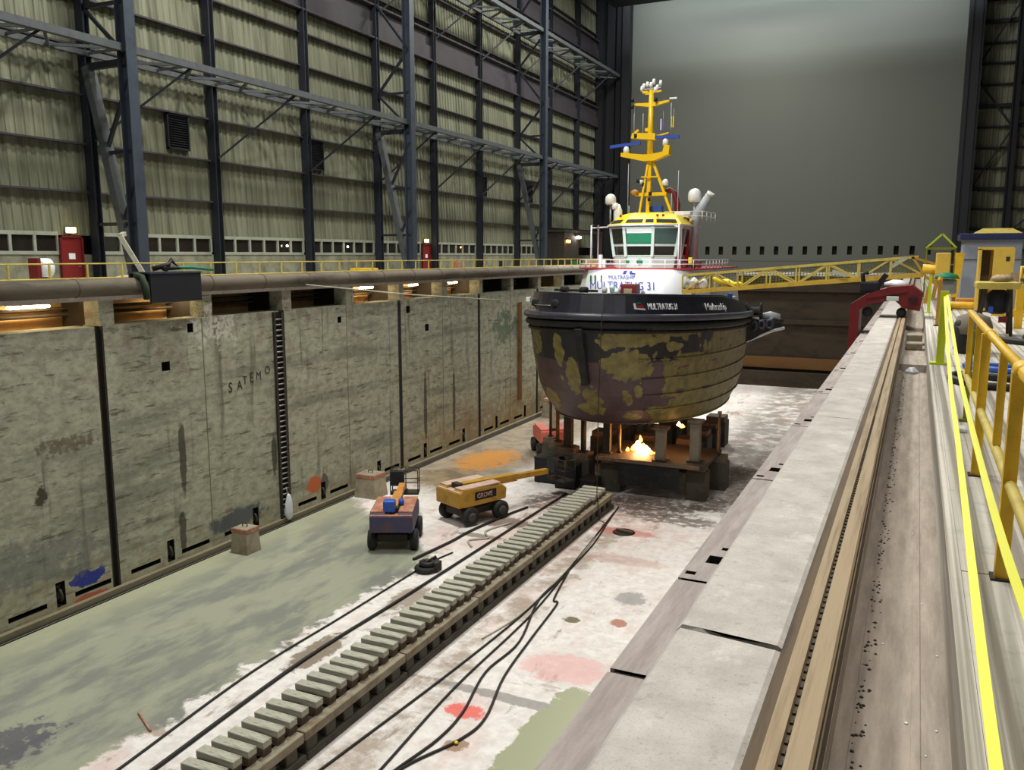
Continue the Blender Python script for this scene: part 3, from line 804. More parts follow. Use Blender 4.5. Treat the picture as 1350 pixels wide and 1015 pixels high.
# ---- deckhouse
DZ = .95
m = MB()
m.loft([[(-16.3, 42.75, -1.6), (-14.0, 42.5, -1.6), (-11.6, 42.5, -1.6), (-9.9, 42.9, -1.6), (-9.4, 44, -1.6), (-9.6, 52.5, -1.6), (-17.2, 52.5, -1.6), (-17.1, 44, -1.6)],
        [(-15.75, 42.85, DZ), (-14.0, 42.6, DZ), (-11.6, 42.6, DZ), (-10.2, 43.0, DZ), (-9.7, 44, DZ), (-9.9, 52.5, DZ), (-16.7, 52.5, DZ), (-16.4, 44, DZ)]])
house = m.build('deckhouse', 'ship_white', tug)
MB().prism([(-16.0, 42.7), (-10.1, 42.7), (-9.6, 43.6), (-9.8, 52.6), (-16.8, 52.6), (-16.6, 43.6)], DZ, DZ + .06).build('deck_edge', 'ship_red', house)
for x in (-15.6, -15.35, -15.0):
    MB().cbox((x, 42.72, .45), (.07, .06, .34)).build('vent_slot', 'green_paint', house)
FR = (PI/2 + .04, 0, 0)
text('lettering', 'MULTRASHIP', .27, 'letter_blue', house, (-14.55, 42.5, .46), FR, 'LEFT', .006, .92)
text('lettering', 'MULTRATUG 31', .58, 'letter_blue', house, (-15.55, 42.42, -.08), FR, 'LEFT', .006, .86)
MB().prism([(-13.8, .72), (-13.62, .74), (-13.55, .9), (-13.7, .88)], 42.52, 42.56, 'y').build('emblem', 'letter_blue', house)
MB().prism([(-13.42, .72), (-13.1, .7), (-13.12, .76), (-13.3, .79), (-13.28, .88), (-13.4, .86)], 42.52, 42.56, 'y').build('emblem', 'letter_blue', house)
# ---- foredeck gear
m = MB().cbox((-12.75, 40.6, -.25), (.82, .7, 1.05)).bevel(.06)
w1 = m.build('foredeck_winch', 'dark_red', tug)
MB().cbox((-12.75, 40.22, -.1), (.42, .08, .3)).bevel(.02).build('winch_cover', 'rail_tan', w1)
MB().lathe([(.12, -.5), (.42, -.5), (.42, -.42), (.22, -.4), (.22, .4), (.42, .42), (.42, .5), (.12, .5)], (-12.75, 41.2, -.5), 16, 'x').build('winch_drum', 'grey_metal', w1)
for x, y in ((-16.35, 40.9), (-15.15, 40.5)):
    MB().lathe([(.16, -1.3), (.16, .1), (.24, .12), (.24, .34), (.14, .4)], (x, y, -.3), 14).build('bollard', 'rubber', tug)
MB().bar((-16.9, 40.9, -.1), (-14.4, 40.4, -.1), .12).build('bollard_bar', 'rubber', tug)
for x, h, mt in ((-14.0, .35, 'ship_pale'), (-13.5, .25, 'ship_grey'), (-13.75, .15, 'ship_pale'), (-14.4, .2, 'hose_pale')):
    MB().lathe([(.1, -1.1), (.12, h - .3), (.16, h - .28), (.08, h - .1)], (x, 41.5, -.05), 10).build('deck_vent', mt, tug)
m = MB().tube([(-9.95, 42.0, -1.2), (-9.95, 42.0, .1), (-10.1, 41.8, .35)], [.1, .1, .16], 10).build('mushroom_vent', 'ship_grey', tug)

# ---- wheelhouse
wh = bpy.data.objects.new('wheelhouse', None); COL.objects.link(wh); wh.parent = tug
WX = -13.28
def octa(hw, front, back, ch, z):
    return [(WX-hw+ch, front, z), (WX+hw-ch, front, z), (WX+hw, front+ch, z), (WX+hw, back, z), (WX-hw, back, z), (WX-hw, front+ch, z)]
lo, hi = octa(1.6, 43.75, 48.2, .92, DZ+.06), octa(1.9, 43.5, 48.3, 1.1, 3.2)
def lerp(t): return [tuple(a[i] + (b[i]-a[i])*t for i in range(3)) for a, b in zip(lo, hi)]
z2t = lambda z: (z - DZ - .06)/(3.2 - DZ - .06)
def ringz(z, shrink=0.0):
    R = lerp(z2t(z)); cx, cy = WX, 46
    return [(x + (cx-x)*shrink, y + (cy-y)*shrink*.8, z_) for x, y, z_ in R]
MB().loft([ringz(DZ+.06), ringz(1.62)]).build('lower_wall', 'ship_pale', wh)
MB().loft([ringz(1.62, .03), ringz(3.2, .03)]).build('window_glass', 'glass_dark', wh)
fm = MB()
for z0, z1 in ((1.58, 1.68), (2.14, 2.26), (3.06, 3.24)):
    A, B = ringz(z0), ringz(z1)
    fm.loft([A, B])
for i in range(6):
    a, b = ringz(1.6)[i], ringz(3.15)[i]
    fm.bar(a, b, .15, .15, (0, 1, 0))
for t in (.33, .66):
    for i in (2, 4):
        a = [ringz(1.6)[i][q]*(1-t) + ringz(1.6)[(i+1)%6][q]*t for q in range(3)]; b = [ringz(3.15)[i][q]*(1-t) + ringz(3.15)[(i+1)%6][q]*t for q in range(3)]
        fm.bar(a, b, .12, .12, (0, 1, 0))
fm.build('window_frame', 'ship_pale', wh)
def pane(i, z0, z1, u0, u1, mat, name, off=.05):
    a0, a1 = ringz(z0)[i], ringz(z0)[(i+1) % 6]; b0, b1 = ringz(z1)[i], ringz(z1)[(i+1) % 6]
    L = lambda p, q, t: Vector(p)*(1-t) + Vector(q)*t
    q = [L(a0,a1,u0), L(a0,a1,u1), L(b0,b1,u1), L(b0,b1,u0)]
    n = (q[1]-q[0]).cross(q[3]-q[0]).normalized()
    if n.y > 0: n = -n
    m = MB(); m.loft([[p - n*.02 for p in q], [p + n*off for p in q]]); return m.build(name, mat, wh)
pane(0, 2.3, 2.82, .08, .96, 'green_sheet', 'sun_blind', .03)
pane(0, 2.82, 3.05, .08, .96, 'ship_white', 'sun_blind', .03)
for i, mt in ((1, 'glass_green'), (5, 'glass_dark')): pane(i, 2.3, 3.05, .08, .92, mt, 'side_pane', .03)
for x in (-13.9, -13.25):
    MB().lathe([(.1, -.03), (.17 if x > -13.5 else .1, 0), (.1, .03)], (x, 43.7, 1.34), 14, 'y').build('oval_port', 'green_sheet', wh)
# yellow roof with its strip windows
m = MB().loft([octa(2.06, 43.3, 48.5, 1.2, 3.2), octa(2.06, 43.3, 48.5, 1.2, 3.28)]); m.build('roof_rim', 'ship_white', wh)
m = MB().loft([octa(2.02, 43.35, 48.45, 1.18, 3.28), octa(1.55, 44.1, 48.0, .9, 3.78), octa(1.1, 44.7, 47.5, .5, 3.92)]); roof = m.build('roof', 'roof_yellow', wh)
def roof_pt(i, u, t):
    A, B = octa(2.02, 43.35, 48.45, 1.18, 3.28), octa(1.55, 44.1, 48.0, .9, 3.78)
    a = Vector(A[i])*(1-u) + Vector(A[(i+1)%6])*u; b = Vector(B[i])*(1-u) + Vector(B[(i+1)%6])*u
    return a*(1-t) + b*t
for i, u0, u1 in ((5, .1, .8), (0, .06, .62), (0, .72, .99), (1, .1, .85)):
    q = [roof_pt(i, u0, .12), roof_pt(i, u1, .12), roof_pt(i, u1, .46), roof_pt(i, u0, .46)]
    n = (q[1]-q[0]).cross(q[3]-q[0]).normalized(); n = -n if n.z < 0 else n
    m = MB(); m.loft([q, [p + n*.03 for p in q]]); m.build('roof_window', 'black_steel', wh)
for x in (-14.4, -12.4, -12.1): MB().cbox((x, 43.9, 3.72), (.1, .1, .12)).build('roof_lamp', 'ship_red', wh)

# ---- rails and pipe frames on the wheelhouse deck
def rail_line(pts, z, name, h=.42, mat='ship_white', n=2):
    m = MB()
    for k_ in range(n): m.tube([(x, y, z + h*(k_+1)/n) for x, y in pts], .022, 6)
    for (x, y), (x2, y2) in zip(pts, pts[1:]):
        L = math.hypot(x2-x, y2-y); c = max(1, round(L/.9))
        for i in range(c): m.tube([(x + (x2-x)*i/c, y + (y2-y)*i/c, z), (x + (x2-x)*i/c, y + (y2-y)*i/c, z + h)], .022, 6)
    x, y = pts[-1]; m.tube([(x, y, z), (x, y, z + h)], .022, 6)
    return m.build(name, mat, tug)
rail_line([(-16.7, 50), (-16.55, 43.6), (-15.9, 42.8), (-14, 42.68), (-11.6, 42.68), (-10.2, 42.9), (-9.75, 43.8), (-9.9, 50)], DZ+.06, 'deck_railing', .42)
rail_line([(-12.6, 46), (-10.6, 46.2), (-10.5, 49)], 3.5, 'upper_railing', .5)
for xs in ((-15.85, -15.5), (-11.12, -11.02)):
    m = MB().tube([(xs[0], 43.4, DZ), (xs[0], 43.4, 3.25), (xs[1], 43.5, 3.25), (xs[1], 43.5, DZ)], .045, 8); m.tube([(xs[0], 43.4, 3.1), (WX + (1.8 if xs[0] > WX else -1.8), 43.9, 3.15)], .04, 8)
    m.build('pipe_frame', 'ship_white', tug)
m = MB()
for x, h, mt in ((-15.3, .75, 0), (-15.1, .5, 0)): m.box((x-.08, 43.3, DZ), (x+.08, 43.5, DZ+h))
m.build('deck_locker', 'ship_white', tug)
for x, z, mt in ((-10.9, 1.25, 'dark_red'), (-10.6, 1.5, 'roof_yellow'), (-10.45, 1.2, 'black_steel'), (-10.15, 1.3, 'dark_red'), (-15.65, 1.25, 'lift_orange')):
    MB().cbox((x, 43.9, z - .1), (.2, .2, .32)).bevel(.03).build('deck_fitting', mt, tug)

# ---- domes, funnels, deck crane
def dome(x, y, z, r, name='radome'):
    MB().lathe([(r*.75, -r), (r, -r*.8), (r, .1*r), (r*.88, .5*r), (r*.55, .85*r), (.01, r)], (x, y, z), 18).build(name, 'ship_white', tug)
dome(-16.2, 47.5, 4.85, .31); dome(-11.35, 47.5, 4.95, .36); dome(-12.72, 46.4, 5.6, .17); dome(-15.87, 47.4, 4.45, .2)
MB().tube([(-16.2, 47.5, 4.55), (-16.2, 47.5, 3.4)], .05, 8).build('dome_post', 'ship_grey', tug)
MB().tube([(-11.35, 47.5, 4.6), (-11.35, 47.5, 3.4)], .05, 8).build('dome_post', 'ship_grey', tug)
f1 = MB().tube([(-11.28, 47.3, DZ), (-11.26, 47.3, 3.5), (-11.1, 47.3, 3.95), (-10.42, 47.1, 4.95)], [.25, .26, .27, .19], 14).build('funnel', 'ship_grey', tug)
MB().tube([(-10.46, 47.1, 4.88), (-10.36, 47.08, 5.02)], [.2, .21], 14).build('funnel_tip', 'ship_white', f1)
MB().tube([(-15.75, 47.5, DZ), (-15.75, 47.5, 4.2), (-15.85, 47.5, 4.5)], [.25, .25, .2], 14).build('funnel', 'ship_white', tug)
cr = MB().tube([(-11.6, 46.9, DZ), (-11.58, 46.9, 3.7)], .14, 10).build('deck_crane', 'ship_red', tug)
MB().tube([(-12.2, 46.9, 3.3), (-12.15, 46.9, 4.4), (-12.3, 46.9, 5.0), (-12.6, 46.9, 5.22), (-12.9, 46.9, 5.08)], [.16, .17, .17, .16, .14], 10).build('crane_arm', 'dark_red', cr)
MB().tube([(-11.58, 46.9, 3.6), (-11.9, 46.9, 3.75), (-12.2, 46.9, 3.6)], .1, 8).build('crane_elbow', 'ship_red', cr)
MB().cbox((-11.7, 46.5, 3.9), (.9, .5, .2)).bevel(.04).build('life_raft_cradle', 'ship_white', tug)
MB().cbox((-11.9, 46.3, 3.6), (.7, .3, .2)).bevel(.04).build('ladder_hood', 'lift_yellow', tug)

# ---- mast
mast = MB().tube([(-13.62, 46.4, 6.6), (-13.62, 46.4, 10.5)], [.17, .12], 10).build('mast', 'mast_yellow', tug)
m = MB()
m.bar((-13.66, 46.4, 3.6), (-13.6, 46.4, 6.8), .2)
m.bar((-14.05, 46.0, 3.8), (-13.66, 46.35, 6.9), .1); m.bar((-12.25, 46.3, 3.8), (-13.5, 46.4, 6.9), .13); m.bar((-13.9, 47.2, 3.8), (-13.62, 46.5, 6.9), .1)
m.bar((-14.35, 46.3, 4.98), (-12.6, 46.3, 4.98), .16, .18)
m.bar((-14.0, 46.1, 5.9), (-13.1, 46.3, 5.9), .07)
m.build('mast_legs', 'mast_yellow', mast)
m = MB(); m.prism([(-15.2, 7.25), (-15.2, 7.05), (-13.9, 6.75), (-13.3, 6.75), (-12.5, 7.05), (-12.45, 7.5), (-12.75, 7.55), (-12.85, 7.2), (-13.5, 7.1), (-13.9, 7.1)], 46.1, 46.6, 'y')
m.build('radar_platform', 'mast_yellow', mast)
m = MB(); m.prism([(-14.65, 8.0), (-13.3, 7.85), (-13.3, 8.2), (-14.6, 8.28)], 46.2, 46.6, 'y'); m.bar((-14.5, 46.4, 8.3), (-14.3, 46.4, 8.45), .1); m.bar((-13.9, 46.4, 8.4), (-13.6, 46.4, 8.5), .16); m.bar((-13.6, 46.4, 8.0), (-12.6, 46.4, 8.2), .08)
m.build('lamp_platform', 'mast_yellow', mast)
m = MB(); m.prism([(-14.6, 9.85), (-14.6, 9.75), (-13.62, 9.6), (-12.6, 9.8), (-12.6, 9.9), (-13.62, 9.82)], 46.3, 46.5, 'y'); m.bar((-13.95, 46.4, 10.3), (-13.05, 46.4, 10.42), .08); m.bar((-14.1, 46.4, 10.4), (-13.8, 46.4, 10.4), .12)
m.build('crosstree', 'mast_yellow', mast)
for x, z, r_ in ((-14.95, 7.4, .17), (-12.75, 7.72, .16)):
    MB().lathe([(r_, -.2), (r_, .05), (r_*.6, .2)], (x, 46.35, z), 12).build('radar_head', 'ship_white', mast)
for c, a, L in (((-15.0, 46.3, 7.68), .08, 1.75), ((-12.75, 46.3, 7.98), -.05, 1.5)):
    M = Matrix.Translation(c) @ Matrix.Rotation(-a, 4, 'Y')
    MB().cbox((.0, 0, 0), (L, .12, .16), M).build('radar_scanner', 'radar_blue', mast)
MB().bar((-12.6, 46.4, 9.98), (-12.2, 46.4, 9.98), .08).build('yard_tip', 'ship_white', mast)
for x, z in ((-14.05, 10.72), (-13.85, 10.8), (-13.65, 10.76), (-13.5, 10.92), (-13.3, 10.6), (-13.12, 10.82), (-14.15, 10.6), (-13.4, 10.5)):
    MB().lathe([(.07, -.14), (.1, 0), (.06, .14)], (x, 46.4, z), 8).build('mast_light', 'ship_white', mast)
MB().bar((-14.1, 46.4, 10.55), (-13.1, 46.4, 10.6), .05).build('light_bar', 'ship_grey', mast)
for x, z in ((-14.6, 9.65), (-14.6, 10.0), (-13.3, 9.95), (-14.4, 8.12), (-13.9, 5.5), (-13.55, 4.7), (-14.2, 5.7), (-13.5, 5.0), (-13.45, 4.2)):
    MB().lathe([(.08, -.1), (.09, .1)], (x, 46.2, z), 8).build('navigation_lamp', 'black_steel', mast)
MB().lathe([(.1, -.1), (.24, 0), (.2, .12), (.05, .2)], (-14.38, 46.2, 5.05), 12).build('horn', 'lift_orange', mast)
for x, z0, z1 in ((-14.82, 4.0, 6.7), (-14.05, 8.3, 9.3), (-14.55, 8.3, 9.8), (-12.0, 3.6, 6.2), (-12.5, 8.1, 9.75), (-12.35, 3.4, 5.0), (-14.75, 3.5, 4.4)):
    MB().tube([(x, 46.4, z0), (x, 46.4, z1)], .022, 6).build('whip_aerial', 'ship_grey', mast)
MB().lathe([(.08, -.1), (.1, .1)], (-14.0, 46.2, 5.65), 8).build('search_lamp', 'ship_white', mast)
MB().cbox((-13.3, 46.6, 4.2), (.8, .4, .3)).build('mast_foot_box', 'radar_blue', mast)
# ---- after-deck gear seen past the starboard quarter
g = MB().prism([(-9.6, 49.6), (-8.3, 50.2), (-7.0, 52.4), (-7.6, 53.2), (-9.8, 53)], -2.3, -2.05).build('towing_platform', 'dark_frame', tug)
MB().lathe([(.15, -.45), (.5, -.45), (.5, -.38), (.24, -.36), (.24, .36), (.5, .38), (.5, .45), (.15, .45)], (-8.5, 51.0, -1.55), 18, 'x').build('winch_drum', 'rubber', g)
MB().tube([(-8.2, 51.6, -1.9), (-7.7, 52.0, -1.85), (-7.2, 52.2, -1.95)], [.16, .26, .2], 10).build('tow_arm', 'ship_grey', g)
MB().tube([(-7.6, 51.9, -1.9), (-7.9, 51.9, -2.5)], .14, 8).build('tow_arm_foot', 'ship_grey', g)
MB().tube([(-8.72, 49.4, -3.25), (-7.5, 51.6, -2.72), (-6.95, 52.4, -2.6)], .09, 8).build('guide_tube', 'ship_white', g)
m = MB()
m.loft([[(-8.7, 49.2, -3.25), (-7.1, 52.3, -2.65), (-7.1, 52.3, -2.25), (-8.5, 49.7, -1.9)], [(-8.85, 49.3, -3.25), (-7.3, 52.5, -2.65), (-7.3, 52.5, -2.25), (-8.7, 49.8, -1.9)]])
m.build('quarter_fender', 'rubber', g)
for i, (x, y, z) in enumerate(((-8.3, 50.0, -2.35), (-7.95, 50.6, -2.3), (-7.6, 51.2, -2.3))):
    MB().tube([(x + .18*math.cos(a), y - .08, z + .24*math.sin(a)) for a in (2*PI*q/10 for q in range(10))], .09, 6, closed=True).build('tyre', 'fender_rubber', g)
MB().cbox((-8.95, 46.4, -.85), (.4, 1.0, .7)).bevel(.05).build('after_locker', 'ship_pale', tug)
MB().cbox((-8.85, 45.6, -.45), (.22, .3, .3)).bevel(.04).build('deck_box', 'radar_blue', tug)
for x, y, s in ((-9.8, 43.9, .5), (-9.4, 44.6, .6), (-9.9, 45.2, .5)): MB().cbox((x, y, .35), (s*.7, s, s*1.2)).bevel(.06).build('deck_machine', 'ship_grey', tug)

# ================================================================== UNDER THE SHIP
def keel_block(x, y, h, w=1.3, mat='dark_block', label='', cap=True):
    t = thing('keel_block', (x, y, ZF), label, 'block', 'support blocks under the ship')
    MB().box((x-w/2, y-w/2, ZF), (x+w/2, y+w/2, ZF+h-.3)).bevel(.05).build('base', mat, t)
    MB().box((x-w/2+.08, y-w/2+.05, ZF+h-.298), (x+w/2-.08, y+w/2-.05, ZF+h)).build('timber_cap', 'timber_brown', t)
    return t
B = [(-9.25, 41.2, 1.75, 1.0, 'dark_block', 'grey concrete block under the right end of the platform, front one'),
     (-8.75, 43.6, 1.75, 1.0, 'dark_block', 'grey concrete block standing just behind the right-hand front block'),
     (-13.6, 41.0, 1.75, 1.1, 'dark_block', 'dark block carrying the left end of the platform under the bow'),
     (-15.4, 41.4, 1.7, 1.0, 'dark_block', 'dark block under the bow, first one left of the platform'),
     (-16.6, 42.3, 1.7, 1.1, 'dark_block', 'dark block under the left bow, second one left of the platform'),
     (-17.65, 43.3, 1.7, .9, 'dark_block', 'dark block under the left bow carrying the thin rusty prop'),
     (-18.5, 44.3, 1.7, .8, 'dark_block', 'dark block at the outer left edge of the hull behind the yellow boom')]
for x, y, h, w_, mt, lb in B: keel_block(x, y, h, w_, mt, lb)
for i, y in enumerate((46.5, 49.0, 51.5, 54.0)):
    for x in (-16.0, -13.4, -11.0):
        t = keel_block(x, y, 1.9, 1.3, 'dark_block', 'dark support block in the rows deep under the hull')
pl = thing('work_platform', (-11.5, 41.5, -8.6), 'dark steel working platform under the bow carrying the fire', 'platform')
MB().box((-14.2, 40.0, -8.6), (-8.7, 44.2, -8.42)).build('deck_plate', 'dark_frame', pl)
MB().box((-14.2, 39.9, -8.6), (-8.9, 40.0, -8.42)).build('front_beam', 'timber_brown', pl)
MB().box((-13.0, 40.0, -9.75), (-9.9, 40.03, -8.6)).build('shade_sheet', 'rubber', pl)  # added dark sheet standing for the black shade under the platform
SH = [(-10.95, 40.4, .46, 'pillar_grey', 'box', 'thick grey support pillar just right of the fire'),
      (-9.35, 40.9, .46, 'pillar_grey', 'box', 'thick grey support pillar farthest right under the bow'),
      (-13.9, 40.9, .36, 'dark_frame', 'box', 'dark support post under the stem left of the fire'),
      (-16.6, 42.3, .42, 'dark_frame', 'box', 'broad dark support post under the left bow'),
      (-17.65, 43.3, .2, 'rust_beam', 'round', 'thin rusty prop under the left side of the bow'),
      (-18.5, 44.3, .16, 'dark_frame', 'round', 'slim dark prop at the outer left edge of the hull'),
      (-15.4, 41.4, .3, 'dark_frame', 'round', 'round dark prop between the left posts and the stem'),
      (-8.75, 43.6, .12, 'timber_brown', 'round', 'slender reddish prop at the right edge of the hull'),
      (-13.35, 41.2, .16, 'pillar_grey', 'round', 'thin pale prop just left of the fire')]
for x, y, w_, mt, kind, lb in SH:
    zb = -8.42 if -14.2 < x < -8.8 and y < 44.2 and y > 40 else ZF + 1.7
    if x == -8.75: zb = -8.6
    zt = -6.72 if abs(x - SX) < 3.3 else -6.3
    t = thing('support_post', (x, y, zb), lb, 'support')
    if kind == 'box':
        MB().box((x-w_/2, y-w_/2, zb + .08), (x+w_/2, y+w_/2, zt - .12)).build('shaft', mt, t)
    else: MB().tube([(x, y, zb + .08), (x, y, zt - .12)], w_/2, 10).build('shaft', mt, t)
    MB().cbox((x, y, zb + .04), (w_*1.5, w_*1.5, .08)).build('foot_plate', 'dark_frame', t)
    MB().cbox((x, y, zt - .06), (w_*1.5, w_*1.5, .12)).build('head_block', 'timber_brown', t)
for x, y, w_, h, lb in ((-17.2, 41.0, 1.3, 1.35, 'dark crate under the left bow beside the boom of the yellow lift'), (-15.85, 40.36, 1.1, 1.2, 'dark crate before the left blocks, at the far end of the sleeper track'), (-14.35, 39.7, .8, .8, 'small dark crate under the stem beside the sleeper track')):
    t = thing('tool_crate', (x, y, ZF), lb, 'crate')
    MB().box((x-w_/2, y-.5, ZF+.08), (x+w_/2, y+.5, ZF+h)).bevel(.03).build('body', 'black_steel', t)
    MB().box((x-w_/2, y-.45, ZF), (x-w_/2+.15, y+.45, ZF+.08)).box((x+w_/2-.15, y-.45, ZF), (x+w_/2, y+.45, ZF+.08)).build('skids', 'dark_frame', t)
    MB().box((x-w_/2-.02, y-.52, ZF+h), (x+w_/2+.02, y+.52, ZF+h+.05)).build('lid', 'dark_frame', t)
# the burning work
fr = thing('fire', (-12.25, 41.6, -8.42), 'bright orange blaze on the platform under the bow', 'fire')
def flame(x, y, z, r, h, mat, name='flame', parent=None):
    prof = [(r*.5, 0), (r, h*.22), (r*.8, h*.5), (r*.4, h*.78), (.01, h)]
    m = MB(); rings = []
    for rr, hh in prof:
        rings.append([(x + rr*math.cos(a)*(1 + .25*math.sin(3*a + hh*9)) + .12*h*math.sin(hh*7), y + rr*math.sin(a), z + hh) for a in (2*PI*q/10 for q in range(10))])
    m.loft(rings, True)
    return m.build(name, mat, parent)
for x, y, z, r_, h, mt in ((-12.45, 41.6, -8.4, .22, .6, 'fire_white'), (-12.02, 41.5, -8.4, .2, .42, 'fire_white'), (-12.25, 41.8, -8.4, .28, .46, 'fire_orange'), (-12.8, 41.9, -8.4, .2, .34, 'fire_orange'), (-12.22, 41.45, -8.4, .18, .3, 'fire_white'),
                             (-11.75, 41.4, -8.4, .15, .22, 'fire_orange'), (-12.6, 42.3, -8.05, .1, .4, 'fire_orange'), (-13.05, 41.6, -8.4, .1, .22, 'fire_orange'), (-12.5, 41.5, -8.1, .17, .34, 'fire_white'), (-11.55, 41.6, -8.4, .08, .14, 'fire_orange')):
    flame(x, y, z, r_, h, mt, 'flame', fr)
sp = thing('cutting_sparks', (-10.6, 42.5, -6.9), 'small shower of cutting sparks against the hull right of the fire', 'sparks')
flame(-10.6, 42.4, -7.0, .1, .22, 'fire_white', 'spark_core', sp); flame(-10.45, 42.5, -7.1, .14, .2, 'fire_orange', 'spark_glow', sp)
s2 = thing('torch_flame', (-9.85, 42.2, -8.2), 'small orange torch flame beside the right-hand pillar', 'flame')
flame(-9.8, 42.2, -8.1, .12, .5, 'fire_orange', 'outer_flame', s2); flame(-9.8, 42.1, -8.0, .06, .3, 'fire_white', 'inner_flame', s2)
tag(MB().prism([(-9.6, 40.75), (-9.0, 40.85), (-8.7, 41.4), (-9.3, 41.3)], 0, .05).build('white_sheet', 'white_bag', None, (0, 0, 0)), 'crumpled white sheet lying on the right-hand front block', 'sheet').location = (0, 0, ZF + 1.75)
tag(MB().tube([(-12.5, 35.75, -.05), (-12.52, 35.68, -2.5), (-12.6, 35.7, -6), (-12.58, 35.66, -9.2), (-12.4, 35.6, ZF + .03), (-12.1, 35.4, ZF + .03)], .02, 6).build('hanging_cable', 'hose_black', None, (-12.5, 35.7, ZF)), 'thin dark cable hanging from the bow to the dock floor', 'cable')

# ================================================================== THE BLOCK TRACK
XL, XR = -13.82, -12.72
def sleeper(i, y, dx, da, h):
    t = thing('timber_sleeper', (-13.27 + dx, y, -9.62), 'weathered grey timber sleeper laid across the long block track', 'sleeper', 'sleepers of the block track')
    t.rotation_euler = (0, 0, da)
    return t
proto = thing('timber_sleeper', (-13.27, 11.0, -9.62), 'weathered grey timber sleeper laid across the long block track', 'sleeper', 'sleepers of the block track')
bm_ = MB().box((-13.82, 10.86, -9.42), (-12.72, 11.14, -9.25)).bevel(.012, 1); bm_.build('top_board', 'timber', proto)
MB().box((-13.80, 10.87, -9.62), (-12.74, 11.13, -9.421)).build('under_board', 'timber_brown', proto)
y = 11.5
while y < 37.2:
    c = copy_tree(proto); c.location = (-13.27 + random.uniform(-.05, .05), y, -9.62); c.rotation_euler = (0, 0, random.uniform(-.035, .035))
    y += random.choice((.44, .48, .52, .46, .55)) 
bl, sp_, bb = [], [], []
y = 10.4
segs = []
while y < 37.5: segs.append((y, min(y + 4.48, 37.8))); y += 4.5
for side, X in (('right', -12.66), ('left', -13.86)):
    for i, (a, b) in enumerate(segs):
        off = .12*(i % 2) if side == 'right' else 0
        o = MB().box((X-.14, a+.02, -9.86), (X+.14, b-.02, -9.621)).bevel(.015, 1).build('bearing_beam', 'concrete_block' if side == 'right' else 'timber_brown', None, (X, (a+b)/2, -9.86))
        tag(o, 'pale long beam carrying the sleepers along the %s edge of the block track' % side, 'beam', 'beams along the %s edge of the track' % side)
        o2 = MB().box((X-.17, a+.02, ZF), (X+.2, b-.02, ZF+.2)).bevel(.015, 1).build('ground_beam', 'dark_block', None, (X, (a+b)/2, ZF))
        tag(o2, 'dark ground beam lying on the floor along the %s foot of the block track' % side, 'beam', 'ground beams along the %s foot of the track' % side)
first = None
y = 10.7
while y < 37.5:
    for X in (-12.64,):
        if first is None:
            first = tag(MB().box((X-.13, y-.2, ZF+.2), (X+.13, y+.2, -9.86)).bevel(.015, 1).build('spacer_block', 'dark_block', None, (X, y, ZF+.2)), 'short concrete spacer block between the two right-hand beams of the track', 'block', 'spacer blocks of the track')
        else:
            c = first.copy(); COL.objects.link(c); c.location = (X, y, ZF+.2)
    y += .74
tag(MB().box((-13.75, 10.4, ZF), (-12.85, 37.5, ZF+.45)).build('core_beam', 'dark_frame', None, (-13.3, 24, ZF)), 'long dark steel core beam lying inside the block track under the sleepers', 'beam')

